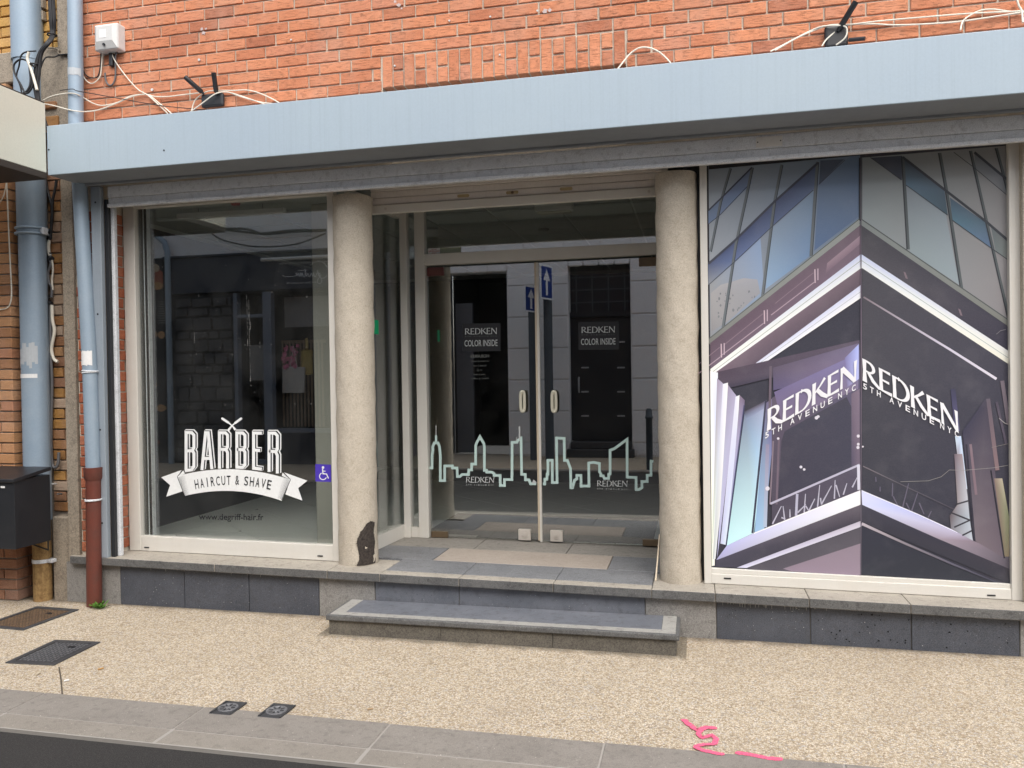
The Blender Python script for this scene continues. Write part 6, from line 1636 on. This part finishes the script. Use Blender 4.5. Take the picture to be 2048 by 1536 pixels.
# things in and on that shop front
x, y, z = refl(570, 715, GW); fl = thing('flower_bunch', 'pink flower bunch hanging in the shop window across the street', 'flowers', (x, YO - .15, z))
for i in range(26):
    c_ = Vector((x + RNG.uniform(-.16, .16), YO - .18 + RNG.uniform(-.05, .05), z + RNG.uniform(-.26, .24))); m = MB(); r_ = RNG.uniform(.03, .06)
    m.poly([c_ + Vector((r_ * math.cos(a), RNG.uniform(-.02, .02), r_ * math.sin(a))) for a in (k * 1.2566 for k in range(5))]); m.build('blossom', flat('pink_petal', (.62, .16, .30), .7) if i == 0 else bpy.data.materials['pink_petal'], fl)
sl_ = thing('wooden_rack', 'rack of thin wooden slats standing in the shop window across the street', 'rack', (-7.4, YO - .25, .7))
for i in range(12): m = MB(); xx = -7.76 + .075 * i; m.box(xx, xx + .03, YO - .28, YO - .25, .70, 2.36); m.build('slat', flat('rack_wood', (.25, .19, .13), .7) if i == 0 else bpy.data.materials['rack_wood'], sl_)
m = MB(); m.box(-7.78, -6.86, YO - .30, YO - .281, 2.30, 2.36); m.build('rail', bpy.data.materials['rack_wood'], sl_)
x, y, z = refl(578, 758, GW); m = MB(); m.prism([(x - .24, YO - .2, z - .27), (x + .22, YO - .2, z - .27), (x + .24, YO - .2, z + .22), (x - .22, YO - .2, z + .24)], (0, .05, 0), bev=.01); m.tube([(x - .08, YO - .19, z + .22), (x, YO - .19, z + .62), (x + .07, YO - .19, z + .22)], .012, 6); o = m.build('cloth_bag', flat('pale_cloth', (.52, .51, .48), .9)); tag(o, 'pale cloth bag hanging on the wooden rack across the street', 'bag')
x, y, z = refl(603, 720, GW); m = MB(); m.box(x - .11, x + .11, YO - .22, YO - .20, z - .28, z + .20, .03); m.box(x - .03, x + .03, YO - .22, YO - .20, z + .21, z + .42, .01); o = m.build('chopping_board', flat('yellow_wood', (.48, .38, .14), .7)); tag(o, 'yellow wooden chopping board hanging on the rack across the street', 'board')
x, y, z = refl(512, 725, GW); m = MB(); m.box(x - .20, x + .20, YO - .105, YO - .10, z - .34, z + .34); o = m.build('door_poster', flat('grey_notice', (.20, .20, .20), .8)); tag(o, 'grey paper poster on the dark shop door across the street', 'poster')
mb_ = thing('menu_board', 'tall dark menu board with burger pictures, reflected at the left of the barber window', 'menu board', (-10.35, YO + .03, .1))
m = MB(); m.box(-10.62, -10.13, YO - .02, YO + .03, .12, 4.02, .006); m.build('board', M_OPDARK, mb_)
pr = Print(lambda x, y, k: (lambda q: (q[0], YO + .032 + k, q[2]))(refl(x, y, GW)))
fc = [flat('food_red', (.34, .09, .05), .6), flat('food_bun', (.50, .28, .12), .6), flat('food_pale', (.55, .45, .32), .6)]
d4 = lambda x, y: (260 + x / 2.56, 400 + y / 2.56)
for x, y, rx, ry, k in ((135, 400, 46, 62, 0), (130, 350, 30, 25, 2), (140, 440, 40, 24, 1), (118, 690, 28, 26, 1), (165, 690, 20, 22, 1), (120, 705, 20, 10, 0), (105, 850, 18, 30, 0), (120, 950, 26, 32, 1), (165, 1065, 28, 20, 1), (120, 1180, 22, 20, 2), (130, 1240, 30, 14, 0), (115, 1310, 22, 28, 0)):
    pr.poly([d4(x + rx * math.cos(i * .5236) * RNG.uniform(.8, 1), y + ry * math.sin(i * .5236) * RNG.uniform(.8, 1)) for i in range(12)], fc[k])
for i in range(12):
    for xx, ww in ((92, 14), (150, 40)):
        if RNG.random() < .85: pr.poly([d4(xx, 520 + 12 * i), d4(xx + ww, 519 + 12 * i), d4(xx + ww, 523 + 12 * i), d4(xx, 524 + 12 * i)], M_DECW if xx < 100 else M_DECG)
for yy in (750, 760, 770, 1035, 850, 870, 890): pr.poly([d4(125, yy), d4(150, yy), d4(150, yy + 4), d4(125, yy + 4)], M_DECG)
pr.build('print', None, mb_)
m = MB(); m.tube([(-9.97, YO + .10, 0.0), (-9.97, YO + .10, 3.9), (-9.97, YO + .10, 4.1)] + [(-9.97 - .02 * i, YO + .10, 4.1 + .07 * i) for i in range(1, 4)] + [(-10.35, YO + .08, 4.55), (-10.75, YO + .05, 4.6)], .055, 12); o = m.build('downpipe', M_ZINC); tag(o, 'thin grey downpipe with elbow across the street beside the menu board', 'downpipe')
for k, tr_ in enumerate((z4((500, 345), (600, 375), (800, 425), (1000, 450), (1200, 470), (1400, 450), (1670, 445)), z4((510, 350), (620, 385), (790, 430), (950, 435), (1100, 440), (1220, 475), (1420, 460), (1670, 450)), z4((590, 380), (710, 450), (800, 440), (900, 510), (1100, 560), (1280, 568), (1450, 550), (1560, 515), (1670, 470)), z4((500, 345), (420, 370), (430, 470), (500, 560), (520, 620)))):
    m = MB(); m.tube(smooth([(lambda q: (q[0], YO + .10 + .01 * k, q[2]))(refl(a, b, GW)) for a, b in tr_], 5), .022 if k < 2 else .014, 8); o = m.build('street_cable', M_CABK)
    tag(o, ('thick black cable slung across the pale wall over the way', 'second black cable beside it across the pale wall over the way', 'slack black cable sagging in a deep bow over the way', 'black cable dropping along the grey downpipe over the way')[k], 'cable')
for (x, z0, z1, r_, lab) in ((-2.72, 3.02, 3.66, .085, 'taller blue sign with white arrow on a dark post, reflected in the right door leaf'), (-3.02, 2.80, 3.28, .080, 'lower blue sign with white arrow on a dark post, reflected in the left door leaf')):
    sp_ = thing('road_sign', lab, 'road sign', (x, -7.6, 0), 'blue arrow signs across the street')
    m = MB(); m.tube([(x, -7.6, 0), (x, -7.6, z1 - .03)], r_, 16); m.build('post', M_POSTG, sp_)
    xa_, ya_ = x - .02, -7.02; xb_, yb_ = x + .12, -7.50; dv = Vector((xb_ - xa_, yb_ - ya_, 0)); nv = Vector((-dv.y, dv.x, 0)).normalized()
    cr_ = lambda u, v, k: Vector((xa_, ya_, z0)) + dv * u + Vector((0, 0, (z1 - z0) * v)) + nv * k
    m = MB(); m.prism([cr_(0, 0, 0), cr_(1, 0, 0), cr_(1, 1, 0), cr_(0, 1, 0)], -nv * .02); m.build('sign_plate', M_SIGNW, sp_)
    m = MB(); m.poly([cr_(.07, .05, .001), cr_(.93, .05, .001), cr_(.93, .95, .001), cr_(.07, .95, .001)]); m.build('blue_field', M_SIGNB, sp_)
    m = MB(); m.poly([cr_(.42, .12, .002), cr_(.58, .12, .002), cr_(.58, .58, .002), cr_(.42, .58, .002)]); m.poly([cr_(.22, .55, .0025), cr_(.78, .55, .0025), cr_(.50, .88, .0025)]); m.build('arrow', M_SIGNW, sp_)
m = MB(); m.lathe([(.055, 0), (.055, .86), (.068, .865), (.068, .90), (.055, .905), (.055, 1.0), (.03, 1.03)], (-.77, -6.25), 16); o = m.build('bollard', M_POSTG); tag(o, 'dark bollard on the far pavement, reflected at the right end of the door glass', 'bollard')
